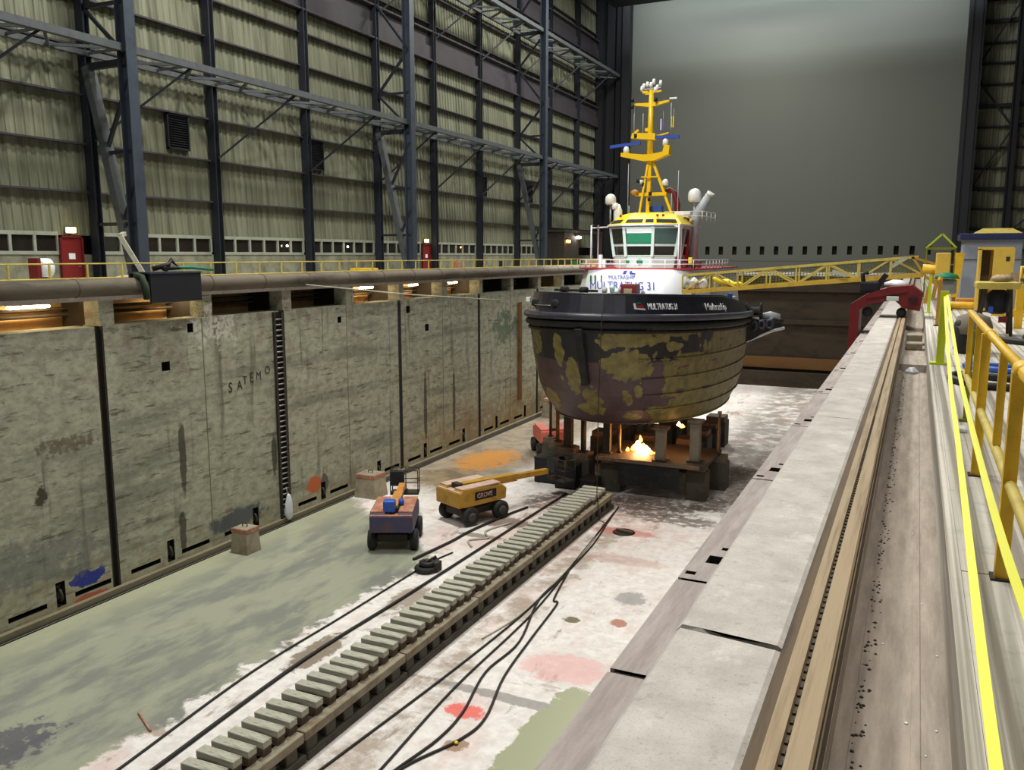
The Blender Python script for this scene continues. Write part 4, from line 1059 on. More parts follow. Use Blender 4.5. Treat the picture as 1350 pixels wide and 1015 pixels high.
# ================================================================== BOOM LIFTS
def boom_lift(loc, rot, label, body, top, boomc, boom_len, boom_pitch, basket=True, raised=False, logo=None, tank=None):
    t = thing('boom_lift', (0, 0, 0), label, 'boom lift')
    W, L = 2.0, 2.5                                             # x is forward
    ch = MB().box((-1.15, -.62, .38), (1.15, .62, .72)).bevel(.05)
    ch.box((-1.0, -.8, .4), (-.75, .8, .6)); ch.box((.75, -.8, .4), (1.0, .8, .6))
    ch.build('chassis', 'dark_frame', t)
    for x in (-.88, .88):
        for y in (-.86, .86):
            wl_ = MB().lathe([(.22, -.16), (.38, -.16), (.43, -.1), (.43, .1), (.38, .16), (.22, .16)], (x, y, .43), 20, 'y').build('wheel', 'rubber', t)
            MB().lathe([(.05, -.17), (.21, -.17), (.21, .17), (.05, .17)], (x, y, .43), 14, 'y').build('hub', 'hub_grey', wl_)
    MB().lathe([(.45, .72), (.45, .86)], (0, 0, 0), 20).build('slew_ring', 'dark_frame', t)
    tu = MB().prism([(-1.45, .95), (-1.45, 1.5), (-1.25, 1.72), (1.0, 1.6), (1.25, 1.4), (1.2, .9), (-1.1, .86)], -.88, -.26, 'y').bevel(.04)
    tu.prism([(-1.45, .95), (-1.45, 1.5), (-1.25, 1.72), (1.0, 1.6), (1.25, 1.4), (1.2, .9), (-1.1, .86)], .26, .88, 'y')
    tu.box((-1.5, -.86, .9), (-1.1, .86, 1.55))
    tu.build('turntable', body, t)
    MB().box((-1.3, -.86, 1.68), (.9, -.28, 1.73)).box((-1.3, .28, 1.68), (.9, .86, 1.73)).box((-1.46, -.84, 1.551), (-1.1, .84, 1.6)).build('top_cover', top, t)
    c, s = math.cos(boom_pitch), math.sin(boom_pitch)
    P = lambda d, dz=0: (-.9 + d*c - dz*s, 0, 1.62 + d*s + dz*c)
    bo = MB().bar(P(0), P(boom_len*.62), .34, .38, (0, 1, 0)).build('boom', boomc, t)
    MB().bar(P(boom_len*.6), P(boom_len), .24, .27, (0, 1, 0)).build('boom_extension', boomc, bo)
    MB().tube([(-.2, 0, 1.2), P(boom_len*.35, -.25)], .07, 8).build('lift_cylinder', 'grey_metal', t)
    MB().cbox(P(-.05, .02), (.3, .5, .4)).bevel(.04).build('boom_pivot', 'dark_frame', t)
    if tank:
        MB().cbox((-1.1, .1, 1.92), (.42, .5, .5)).bevel(.1, 3).build('blue_tank', tank, t)
        MB().lathe([(.1, 0), (.13, .12), (.1, .26)], (-.4, -.3, 1.74), 12).build('blue_can', tank, t)
    if logo:
        text('lettering', logo, .3, 'lift_pinktop', t, (-.5, -.9, 1.21), (PI/2, 0, 0), 'LEFT', .008, .9)
        MB().box((-.62, -.893, 1.12), (.62, -.885, 1.5)).build('logo_plate', 'black_steel', t)
    e = Vector(P(boom_len))
    if basket:
        j = MB().bar(e, e + Vector((.5, 0, -.35)), .16).bar(e + Vector((.3, -.2, -.35)), e + Vector((.3, .2, -.35)), .2).build('jib', 'dark_frame', t)
        bx = e + Vector((1.0, 0, -.6))
        k_ = MB().cbox(bx, (.7, 1.3, .08))
        for zz in (.55, 1.1):
            k_.tube([bx + Vector((sx*.36, sy*.63, zz)) for sx, sy in ((-1,-1),(1,-1),(1,1),(-1,1))], .025, 6, closed=True)
        for sx, sy in ((-1,-1),(1,-1),(1,1),(-1,1),(1,0),(-1,0)): k_.tube([bx + Vector((sx*.36, sy*.63, 0)), bx + Vector((sx*.36, sy*.63, 1.1))], .025, 6)
        k_.build('basket', 'dark_frame', t)
        MB().cbox(bx + Vector((-.3, .3, .75)), (.3, .6, .7)).bevel(.04).build('control_box', 'navy_steel', t)
    t.location = loc; t.rotation_euler = (0, 0, rot)
    return t
boom_lift((-19.25, 29.2, ZF), math.radians(116), 'purple boom lift with rusty top and bright blue tank, boom lowered away', 'lift_purple', 'lift_rust', 'lift_orange', 3.5, .04, tank='bright_blue')
boom_lift((-17.85, 33.6, ZF), math.radians(66), 'yellow boom lift with a dark name plate, its long boom reaching under the ship', 'lift_yellow', 'lift_pinktop', 'lift_yellow', 5.5, -.03, logo='GROVE')
boom_lift((-19.7, 47.2, ZF), math.radians(125), 'small red boom lift parked beyond the bow beside the left supports', 'lift_red', 'lift_red', 'hose_pale', 2.9, 1.5, basket=False)

# ================================================================== LOOSE THINGS ON THE DOCK FLOOR
def weight(x, y, w_, h, rot, label):
    t = thing('concrete_weight', (x, y, ZF), label, 'block')
    a = MB().loft([[(x-w_*.55, y-w_*.5, ZF), (x+w_*.55, y-w_*.5, ZF), (x+w_*.55, y+w_*.5, ZF), (x-w_*.55, y+w_*.5, ZF)], [(x-w_*.46, y-w_*.42, ZF+h), (x+w_*.46, y-w_*.42, ZF+h), (x+w_*.46, y+w_*.42, ZF+h), (x-w_*.46, y+w_*.42, ZF+h)]]).bevel(.03)
    a.build('body', 'concrete_block', t)
    MB().cbox((x, y, ZF+h-.1), (w_*.98, w_*.9, .16)).build('rusty_band', 'lift_rust', t)
    MB().tube([(x-.12, y, ZF+h-.02), (x-.12, y, ZF+h+.12), (x+.12, y, ZF+h+.12), (x+.12, y, ZF+h-.02)], .025, 8).build('lifting_eye', 'dark_frame', t)
    return t
weight(-24.2, 25.6, .82, 1.05, 0, 'concrete block with a rusty brown top standing alone at the foot of the left wall')
weight(-24.25, 34.6, 1.15, 1.2, 0, 'larger stained concrete block at the left wall behind the purple boom lift')
weight(-24.0, 58.5, 1.6, 1.4, 0, 'pale far block against the left wall beyond the ship bow')
m = MB()
dbs = thing('scrap_heap', (-16.35, 26.8, ZF), 'small black heap of scrap and hose on the floor before the yellow lift', 'scrap')
MB().tube([(-16.35 + .34*math.cos(a), 26.8 + .3*math.sin(a), ZF + .12) for a in (2*PI*q/14 for q in range(14))], .12, 8, closed=True).build('hose_coil', 'rubber', dbs)
MB().tube([(-16.3 + .24*math.cos(a), 26.85 + .22*math.sin(a), ZF + .33) for a in (2*PI*q/14 for q in range(14))], .1, 8, closed=True).build('hose_coil', 'hose_black', dbs)
MB().cbox((-16.0, 27.0, ZF+.2), (.3, .4, .4)).bevel(.05).build('scrap_box', 'dark_frame', dbs)
MB().bar((-16.7, 26.6, ZF+.1), (-16.1, 27.2, ZF+.5), .1).build('scrap_bar', 'dark_frame', dbs)
pit = thing('drain_pit', (-10.9, 34.5, ZF), 'dark ragged drain opening with a black rim on the pink floor right of the track', 'drain')
MB().lathe([(.2, .005), (.36, .01), (.42, .06), (.5, .02)], (-10.9, 34.5, ZF), 14).build('rim', 'hose_black', pit)
MB().bar((-11.3, 34.7, ZF+.05), (-10.5, 34.4, ZF+.1), .1, .06).build('loose_plank', 'timber_brown', pit)
for x, y, nm, lb in ((-9.6, 17.05, 'yellow_marker', 'small yellow marker on the floor beside the right-hand hoses'), (-15.9, 19.55, 'yellow_marker', 'small yellow marker on the floor beside the left-hand hose')):
    t = thing(nm, (x, y, ZF), lb, 'marker')
    MB().lathe([(.055, 0), (.055, .03)], (x, y, ZF), 12).build('base', 'dark_frame', t); MB().lathe([(.05, .03), (.055, .06), (.02, .09)], (x, y, ZF), 12).build('dome', 'roof_yellow', t)
def hose(pts, r, name, mat, label, cat='hose'):
    n = []
    P_ = [Vector((x, y, ZF + r*.9 + (z[0] if z else 0))) for x, y, *z in pts]
    for i in range(len(P_)-1):
        p0, p1, p2, p3 = P_[max(i-1, 0)], P_[i], P_[i+1], P_[min(i+2, len(P_)-1)]
        for q in range(6):
            s = q/6
            n.append(.5*((2*p1) + (p2-p0)*s + (2*p0-5*p1+4*p2-p3)*s*s + (3*p1-p0-3*p2+p3)*s**3))
    n.append(P_[-1])
    return tag(MB().tube(n, r, 6).build(name, mat, None, P_[0]), label, cat)
hose([(-16.15, 11.5), (-16.3, 13.0), (-16.75, 17.7), (-16.7, 22), (-16.65, 27.2), (-16.4, 29)], .035, 'air_hose', 'hose_black', 'thin black hose running along the floor, outer one left of the track')
hose([(-15.4, 11.5), (-15.5, 13.1), (-15.85, 18.9), (-15.7, 24), (-15.6, 29.1), (-15.5, 35), (-15.4, 39)], .055, 'air_hose', 'hose_black', 'thick black hose running along the floor close to the left of the track')
hose([(-17.4, 27.6), (-17.1, 30), (-17.0, 31.7), (-16.6, 34.3), (-16.2, 36)], .06, 'air_hose', 'hose_black', 'black hose leading from the scrap heap past the yellow boom lift')
hose([(-15.9, 33.5), (-16.4, 32.0), (-15.9, 31.2), (-16.5, 30.6), (-16.0, 29.9)], .045, 'air_hose', 'hose_pale', 'pale looped hose between the yellow boom lift and the track')
hose([(-12.05, 13.5), (-11.95, 14.8), (-11.5, 20.4), (-11.3, 25.4), (-11.5, 31.6), (-11.95, 35.3), (-12.3, 38)], .035, 'air_hose', 'hose_black', 'black hose nearest the right foot of the track')
hose([(-11.7, 22.5), (-11.35, 25.2), (-11.6, 31.4), (-12.1, 35.2)], .03, 'air_hose', 'hose_pale', 'pale hose beside the black hose right of the track')
hose([(-10.6, 13.5), (-10.68, 15.3), (-10.98, 19.5), (-11.03, 24.8), (-11.5, 30), (-11.9, 34.1), (-12.2, 37)], .035, 'air_hose', 'hose_black', 'second black hose right of the track')
hose([(-10.5, 13.8), (-10.36, 15.4), (-10.1, 17), (-10.15, 18.4), (-10.6, 20.6), (-10.54, 22.8), (-11.3, 26.1), (-11.3, 28.5)], .038, 'air_hose', 'hose_black', 'third black hose right of the track, with a bend beside the red stain')
hose([(-10.4, 13.9), (-10.25, 15.6), (-9.6, 17.2), (-9.48, 18.4), (-10, 20.6), (-10.3, 23.2), (-10.58, 26.0), (-10.85, 26.4), (-11.4, 29.3)], .038, 'air_hose', 'hose_black', 'rightmost black hose on the floor, passing the small yellow marker')
hose([(-16.9, 14.2), (-17.9, 14.7)], .03, 'thin_pipe', 'lift_rust', 'short rusty pipe lying at the edge of the wet sheet', 'pipe')

# ================================================================== ON THE LEFT DOCK WALL
t = thing('wall_ladder', (-25.35, 29.45, ZF), 'steel ladder with close rungs fixed to the left dock wall', 'ladder')
MB().box((-25.38, 29.12, -10.2), (-25.27, 29.22, -.8)).build('rail', 'dark_frame', t); MB().box((-25.38, 29.6, -10.2), (-25.27, 29.7, -.8)).build('rail', 'dark_frame', t); MB().box((-25.395, 29.22, -10.2), (-25.37, 29.6, -.8)).build('back_strip', 'dark_gap', t)
m = MB(); z = -10.0
while z < -.9: m.tube([(-25.3, 29.22, z), (-25.3, 29.6, z)], .035, 6); z += .24
tag(m.build('rungs', 'grey_metal', t), kind='stuff')
wbg = thing('white_bag', (-25.1, 29.35, -10.2), 'crumpled white plastic bag hanging at the foot of the wall ladder', 'bag')
rr = []
for i, (w_, z) in enumerate(((.05, -9.0), (.12, -9.1), (.2, -9.4), (.24, -9.8), (.18, -10.1), (.06, -10.2))):
    rr.append([(-25.08 + w_*.5*math.cos(a)*(1 + .3*math.sin(4*a + i)), 29.35 + w_*math.sin(a)*(1 + .25*math.cos(3*a + i*2)), z) for a in (2*PI*q/14 for q in range(14))])
MB().loft(rr, True).build('bag_body', 'white_bag', wbg)
MB().tube([(-25.2, 29.35, -8.7), (-25.1, 29.35, -9.05)], .015, 6).build('string', 'hose_pale', wbg)
gr = thing('painted_letters', (-25.4, 27.5, -3.7), 'dark hand-painted letters on the upper part of the left dock wall', 'lettering', kind='structure')
for q, (ch_, y, z, s) in enumerate(zip('SATEMO', (26.3, 26.8, 27.15, 27.55, 27.95, 28.5), (-3.95, -3.9, -3.72, -3.7, -3.62, -3.45), (.6, .55, .5, .62, .5, .5))):
    text('letter', ch_, s, 'letter_dark', gr, (-25.385, y, z), (PI/2, 0, PI/2), 'LEFT', .003, .85)
def hook(y, lab):
    t = thing('mooring_hook', (-25.45, y, -9.7), lab, 'hook', 'hooks in the wall niches')
    MB().tube([(-25.6, y, -9.5), (-25.42, y, -9.5), (-25.36, y, -9.65), (-25.36, y, -9.8), (-25.45, y, -9.88)], .05, 8).build('hook_bar', 'dark_frame', t)
    MB().cbox((-25.62, y, -9.6), (.1, .26, .5)).build('back_plate', 'dark_frame', t)
for y in (18.13, 22.85, 27.55, 32.26, 37.03, 41.8, 46.5): hook(y, 'steel hook in a dark niche at the foot of the left dock wall')
tag(MB().box((-25.38, 54.6, -8.6), (-25.23, 55.0, -1.6)).box((-25.23, 54.6, -8.6), (-25.2, 54.68, -1.6)).build('rubbing_strip', 'rust_beam', None, (-25.4, 54.8, -8.6)), 'tall rusty rubbing strip fixed upright on the far left dock wall', 'rubbing strip')
# round fender pipe along the edge
pp = thing('fender_pipe', (-25.4, 45, .26), 'long weathered round fender pipe lying along the edge of the left quay', 'pipe')
MB().tube([(-25.38, 9, .57), (-25.38, 30, .56), (-25.38, 55, .56), (-25.38, 81, .57)], .31, 18).build('pipe_body', 'pipe_weathered', pp)
m = MB()
for i in range(24): m.lathe([(.3, -.03), (.325, -.03), (.325, .03), (.3, .03)], (-25.38, 10.5 + i*3, .565), 18, 'y')
tag(m.build('bands', 'rail_dark', pp), kind='stuff')
bx = thing('winch_cover', (-25.3, 23.9, .1), 'black box cover straddling the round fender pipe in front of the big lattice frame', 'cover')
MB().box((-24.95, 22.2, -.05), (-24.85, 24.6, 1.0)).box((-25.95, 22.2, .27), (-25.85, 24.6, 1.0)).box((-25.85, 22.2, .9), (-24.95, 24.6, 1.0)).box((-25.85, 22.2, .89), (-24.95, 22.24, 1.0)).build('box', 'black_steel', bx)
MB().box((-25.97, 22.18, 1.0), (-24.83, 24.62, 1.06)).build('lid', 'blue_steel', bx)
MB().tube([(-25.4, 22.05, .95), (-25.0, 21.95, .9), (-24.88, 22.0, .5), (-24.9, 22.05, .1)], .12, 8).build('green_tarp', 'green_dark', bx)
hp = thing('hose_bundle', (-25.3, 23.8, 1.07), 'bundle of dark hose with a green end lying on the black box', 'hose')
MB().tube([(-25.5, 22.9, 1.16), (-25.2, 23.4, 1.32), (-25.3, 23.6, 1.5), (-25.1, 23.8, 1.2), (-25.4, 23.3, 1.18), (-25.0, 23.1, 1.16)], .09, 8).build('dark_hose', 'hose_black', hp)
MB().tube([(-25.2, 23.8, 1.2), (-25.3, 24.6, 1.2), (-25.4, 25.8, 1.1)], .06, 8).build('green_hose', 'green_sheet', hp)
# warm lamps in the service gallery
for y, L, lb in ((18.9, 1.5, 'long warm tube lamp in the wall gallery, leftmost opening'), (24.8, .7, 'warm lamp in the gallery opening under the black box'), (38.4, 1.2, 'warm tube lamp in the gallery, first lit opening right of the ladder'),
               (43.2, .9, 'warm lamp in the gallery opening above the small square wall hole'), (48.0, 1.0, 'warm tube lamp in the gallery midway along the wall'), (60.2, 1.4, 'warm tube lamp in the gallery nearest the ship bow')):
    t = thing('tube_lamp', (-26.9, y, .05), lb, 'lamp', 'warm lamps in the wall gallery')
    MB().tube([(-26.9, y-L/2, -.06), (-26.9, y+L/2, -.06)], .05, 8).build('tube', 'lamp_warm', t)
    MB().box((-26.98, y-L/2, .0), (-26.82, y+L/2, .12)).build('holder', 'window_white', t)
tag(MB().tube([(-25.0, 31.0, .35), (-22, 35, -.2), (-19.4, 39.5, -.62)], .035, 6).build('mooring_line', 'hose_pale', None, (-25, 31, .35)), 'thin pale mooring line stretched from the left quay to the ship bow', 'rope')

for y, z, mt, lb in ((39.2, 2.2, 'lamp_white', 'small white lamp on the hall window band by the second slim column'), (45.0, 2.2, 'lamp_white', 'small white lamp on the hall window band before the middle frame'), (59.9, 2.3, 'lamp_orange', 'small orange lamp on the hall window band right of the middle red door')):
    t = thing('window_lamp', (HX + .14, y, z), lb, 'lamp')
    MB().lathe([(.02, -.05), (.05, -.03), (.05, .04), (.02, .06)], (HX+.16, y, z), 10).build('globe', mt, t)
    MB().cbox((HX+.09, y, z), (.06, .08, .08)).build('bracket', 'dark_frame', t)
# ================================================================== LEFT QUAY
QL = .26
for i in range(21):
    y0 = 17.0 + 3.0*i
    if i == 0:
        pr = thing('quay_railing', (-27.2, y0, QL), 'thin yellow railing section along the left quay in front of the hall wall', 'railing', 'railing sections of the left quay')
        for yy in (y0, y0+1.5): MB().box((-27.23, yy-.03, QL), (-27.17, yy+.03, QL+1.12)).build('post', 'pale_yellow', pr)
        for z in (.58, 1.1): MB().tube([(-27.2, y0, QL+z), (-27.2, y0+2.98, QL+z)], .028, 6).build('rail', 'pale_yellow', pr)
    else:
        c = copy_tree(pr); c.location = (-27.2, y0, QL)
def hall_door(y, label, lampmat, w_=.95):
    t = thing('hall_door', (HX + .1, y, QL), label, 'door')
    MB().box((HX+.03, y-w_/2-.08, QL), (HX+.18, y-w_/2, 2.5)).box((HX+.03, y+w_/2, QL), (HX+.18, y+w_/2+.08, 2.5)).box((HX+.03, y-w_/2-.08, 2.42), (HX+.18, y+w_/2+.08, 2.5)).build('frame', 'dark_red', t)
    MB().box((HX+.04, y-w_/2, QL), (HX+.12, y+w_/2, 2.42)).build('leaf', 'door_red', t)
    MB().box((HX+.12, y-.16, 1.5), (HX+.14, y+.14, 1.75)).build('notice', 'ship_white', t)
    MB().tube([(HX+.12, y+w_/2-.12, 1.2), (HX+.2, y+w_/2-.12, 1.2), (HX+.2, y+w_/2-.24, 1.2)], .02, 6).build('handle', 'grey_metal', t)
    l = thing('door_lamp', (HX+.2, y, 2.62), 'small glowing lamp above the ' + ' '.join(label.split()[:3]), 'lamp')
    MB().box((HX+.04, y-.2, 2.6), (HX+.1, y+.2, 2.86)).build('back_box', 'window_white', l)
    MB().box((HX+.1, y-.2, 2.62), (HX+.24, y+.2, 2.84)).bevel(.03).build('lens', lampmat, l)
hall_door(25.3, 'near red door in the hall wall with a white notice', 'lamp_yellow')
hall_door(54.7, 'middle red door in the hall wall between the second and third frames', 'lamp_yellow')
hall_door(83.6, 'far red door at the dark booth end of the hall wall', 'lamp_white')
t = thing('hose_reel', (-29, 20.9, QL), 'small white drum with a red side on the left quay behind the railing', 'drum')
MB().lathe([(.1, -.25), (.35, -.25), (.35, .2), (.1, .2)], (-29, 21.1, QL+.95), 16, 'y').build('drum', 'ship_white', t)
MB().cbox((-29, 20.75, QL+.9), (.5, .14, .8)).build('side_plate', 'door_red', t); MB().cbox((-29, 21.0, QL+.3), (.12, .4, .6)).build('stand', 'dark_frame', t)
tag(MB().loft([[(-28.4 + .7*s*math.cos(a), 24.3 + 1.0*s*math.sin(a), QL + z) for a in (2*PI*q/14 for q in range(14))] for s, z in ((1, 0), (1.02, .25), (.8, .5), (.3, .62))], True).build('covered_heap', 'hose_pale', None, (-28.4, 24.3, QL)), 'low rounded pale heap under a cover on the quay beside the near red door', 'heap')
t = thing('davit', (-29.3, 25.6, QL), 'pale slanting davit arm beside the near lattice frame', 'davit')
MB().bar((-29.0, 26.0, QL), (-29.9, 25.3, QL+2.2), .18).build('arm', 'hose_pale', t); MB().bar((-29.9, 25.3, QL+2.2), (-30.1, 25.7, QL+2.3), .16).build('head', 'hose_pale', t)
for i, (x, y, w_, h, mt, nm, lb) in enumerate(((-28.4, 40.4, 1.4, .6, 'yellow_paint', 'yellow_trolley', 'low yellow trolley on the left quay behind the railing, right of the first slim column'),
        (-28.4, 51.3, .5, .9, 'lift_rust', 'tool_box', 'rusty small box on the left quay beside the middle lattice frame'), (-28.3, 58.0, .4, .9, 'black_steel', 'black_bollard', 'black bollard on the left quay right of the middle red door'),
        (-28.3, 73.0, .5, .8, 'green_paint', 'green_bin', 'small green bin on the left quay left of the far lattice frame'), (-28.6, 78.5, 1.4, .9, 'pale_yellow', 'yellow_barrier', 'yellow barrier on the quay before the dark booth'))):
    t = thing(nm, (x, y, QL), lb, nm.split('_')[1])
    MB().cbox((x, y, QL + .1 + h/2), (w_*.7, w_, h)).bevel(.05).build('body', mt, t)
    MB().cbox((x, y-w_*.3, QL+.05), (w_*.6, .1, .1)).build('foot', 'dark_frame', t); MB().cbox((x, y+w_*.3, QL+.05), (w_*.6, .1, .1)).build('foot', 'dark_frame', t)
for y, z, mt, lb in ((76.9, 3.0, 'lamp_orange', 'pair of small orange warning lamps on the front of the dark booth'), (79.4, 3.4, 'lamp_white', 'bright white bulkhead lamp in the dark booth'), (83.6, 2.95, 'lamp_white', None)):
    if lb is None: continue
    t = thing('booth_lamp', (-30.45, y, z), lb, 'lamp')
    if mt == 'lamp_orange':
        for d in (-.22, .22): MB().lathe([(.05, -.12), (.13, -.1), (.13, .1), (.05, .14)], (-30.4, y+d, z), 10).build('beacon', mt, t)
    else: MB().lathe([(.05, -.1), (.24, -.08), (.24, .1), (.05, .14)], (-30.3, y, z), 12).build('lens', mt, t)
    MB().cbox((-30.5, y, z + .2), (.16, .7, .1)).build('bracket', 'dark_frame', t)

# ================================================================== GANGWAY FROM THE RIGHT QUAY TO THE SHIP
gw = thing('gangway', (.2, 36, .8), 'yellow lattice gangway bridging from the right quay to the tugboat deck', 'gangway')
x0, x1 = .2, -8.9
def gz(x): f = (x0 - x)/(x0 - x1); return .93 - .80*f
H, Y0, Y1 = .7, 35.6, 36.6
for y in (Y0, Y1):
    MB().bar((x0, y, gz(x0)), (x1, y, gz(x1)), .13, .16).build('lower_chord', 'gang_yellow', gw)
    MB().bar((x0 - .2, y, gz(x0) + H - .02), (x1, y, gz(x1) + H), .09, .1).build('upper_chord', 'pale_yellow', gw)
    n = 8
    for i in range(n+1):
        x = x0 + (x1-x0)*i/n
        if i: MB().bar((x, y, gz(x)), (x, y, gz(x) + H), .06).build('upright', 'pale_yellow', gw)
        if i < n:
            xb = x0 + (x1-x0)*(i+1)/n
            a, b = ((x, gz(x) + H), (xb, gz(xb))) if i % 2 else ((x, gz(x)), (xb, gz(xb) + H))
            MB().bar((a[0], y, a[1]), (b[0], y, b[1]), .06).build('diagonal', 'pale_yellow', gw)
m = MB(); m.loft([[(x0, Y0, gz(x0) - .06), (x0, Y1, gz(x0) - .06), (x0, Y1, gz(x0)), (x0, Y0, gz(x0))], [(x1, Y0, gz(x1) - .06), (x1, Y1, gz(x1) - .06), (x1, Y1, gz(x1)), (x1, Y0, gz(x1))]])
m.build('walkway', 'rail_tan', gw)
for y in (35.5, 36.7):
    m = MB().bar((-.2, y, 1.6), (.3, y, .85), .08); m.bar((-.25, y, 1.6), (.75, y, 1.3), .08); m.bar((.75, y, 1.3), (.6, y, .05), .1); m.bar((.3, y, .85), (.65, y, .6), .08); m.bar((.2, y, 1.45), (.65, y, .6), .07)
    m.build('landing_frame', 'lift_yellow', gw)
m = MB()
for i in range(75): x = x0 - .3 - i*.12; m.bar((x, Y1 + .05, gz(x)), (x, Y1 + .05, gz(x) + H), .02)
for i in range(1, 7): m.bar((x0, Y1 + .05, gz(x0) + i*.1), (x1, Y1 + .05, gz(x1) + i*.1), .02)
tag(m.build('mesh_infill', 'olive_post', gw), kind='stuff')
for x, a in ((-3.0, .3), (-.9, -.7)):
    tag(MB().bar((x, 35.5, gz(x) + .4), (x + .5, 35.5, gz(x) + .4 - a*.5), .06, .14).build('sign_plate', 'hose_pale', gw), 'pale plate')
t = thing('gangway_cover', (-8.2, 36.1, .4), 'bright yellow cloth bundle tied to the ship end of the gangway', 'cloth')
rr = []
for i, (x, z, r_) in enumerate(((-7.7, gz(-7.7)+.62, .05), (-7.55, gz(-7.55)+.54, .12), (-7.3, gz(-7.3)+.44, .1), (-7.05, gz(-7.05)+.36, .15), (-6.8, gz(-6.8)+.28, .1), (-6.6, gz(-6.6)+.26, .14), (-6.4, gz(-6.4)+.24, .05))):
    rr.append([(x, 35.85 + r_*.7*math.cos(a), z - .14 + r_*math.sin(a)*(1 + .25*math.sin(3*a + i))) for a in (2*PI*q/12 for q in range(12))])
MB().loft(rr, True).build('folds', 'roof_yellow', t)
MB().tube([(-7.05 + .02*q, 35.85 + .13*math.cos(q), gz(-7) + .22 + .17*math.sin(q)) for q in range(7)], .015, 6).build('lashing', 'hose_pale', t)
t = thing('rag_bundle', (-8.6, 36, .3), 'pile of white and pink rags and sheets heaped at the ship end of the gangway', 'rags')
for i, (x, z, r_, mt) in enumerate(((-8.75, .42, .2, 'hose_pale'), (-8.5, .32, .22, 'ship_white'), (-8.3, .5, .16, 'lift_pinktop'), (-8.1, .36, .2, 'ship_white'), (-8.65, .62, .14, 'lift_orange'))):
    rr = [[(x + r_*s*math.cos(a)*(1 + .3*math.sin(3*a + i)), 35.9 + .25*s*math.sin(a), gz(x) + .1 + zz*r_*2.2) for a in (2*PI*q/12 for q in range(12))] for s, zz in ((1, 0), (1.05, .3), (.7, .75), (.15, 1))]
    MB().loft(rr, True).build('rag', mt, t)
# flags on the mast halyards
for x, z, cs, lb in ((-13.02, 8.65, ('ship_white', 'ship_red', 'radar_blue'), 'tiny red, white and blue flag hanging on the mast halyard'), (-12.45, 8.75, ('roof_yellow', 'rubber', 'roof_yellow'), 'tiny yellow and black flag hanging right of the tricolour on the mast')):
    t = thing('signal_flag', (x, 46.4, z), lb, 'flag')
    MB().tube([(x+.1, 46.4, z-.3), (x+.1, 46.4, z+.7)], .01, 4).build('halyard', 'hose_pale', t)
    for q, c_ in enumerate(cs): MB().box((x - .05 + .05*q, 46.39, z - .28), (x + .0 + .05*q, 46.41, z + .3)).build('stripe', c_, t)

# ================================================================== RIGHT QUAY
hl = thing('rail_trolley', (-.75, 25.5, 0), 'red rail trolley clasping the concrete coping at the far end of the rail', 'trolley')
MB().prism([(-1.6, -1.3), (-1.36, -1.3), (-1.36, .2), (-1.12, .36), (-.5, .48), (-.28, .26), (.12, .2), (.18, .66), (-.1, .87), (-.6, .83), (-1.2, .62), (-1.6, .34)], 24.9, 26.2, 'y').build('frame', 'dark_red', hl)
MB().prism([(-1.2, .6), (-.6, .78), (-.2, .8), (-.2, .7), (-1.2, .5)], 24.86, 24.9, 'y').build('top_flange', 'dark_red', hl)
for x in (-1.16, -.32): MB().lathe([(.05, -.1), (.13, -.1), (.13, .1), (.05, .1)], (x, 25.1, .14), 16, 'y').build('wheel', 'rubber', hl)
MB().cbox((-.55, 24.84, .52), (.3, .06, .12)).bevel(.02).build('name_plate', 'ship_pale', hl)
MB().cbox((-.05, 24.86, .5), (.22, .08, .08)).build('hinge', 'black_steel', hl)
MB().lathe([(.14, .8), (.3, .82), (.3, .92), (.1, 1.0)], (-.5, 25.6, .0), 16).build('white_lid', 'ship_white', hl)
MB().cbox((-1.15, 25.4, .8), (.5, .5, .3)).bevel(.05).build('drive_box', 'black_steel', hl)
MB().tube([(-1.3, 25.3, .8), (-1.35, 25.3, 1.15), (-1.2, 25.3, 1.2)], .06, 8).build('lever', 'black_steel', hl); MB().bar((-.95, 25.3, .85), (-.75, 25.3, 1.15), .14).build('lever', 'black_steel', hl)
for y, z in ((21.4, -.12), (20.2, -.2)):
    o = MB().box((-.125, y-.25, -.342), (.2, y+.25, z)).bevel(.03).build('trench_box', 'concrete_block', None, (0, y, -.35))
    tag(o, 'grey box lying across the trench, %s of two before the red trolley' % ('farther' if y > 21 else 'nearer'), 'box')
tag(MB().loft([[(.02 + .1*s*math.cos(a), 16.0 + .1*s*math.sin(a)*(1+.3*math.sin(3*a)), -.35 + z) for a in (2*PI*q/9 for q in range(9))] for s, z in ((1, 0), (1.1, .04), (.5, .1))]).build('paper_scrap', 'white_bag', None, (.02, 16, -.35)), 'crumpled white paper lying in the trench before the low step', 'paper')

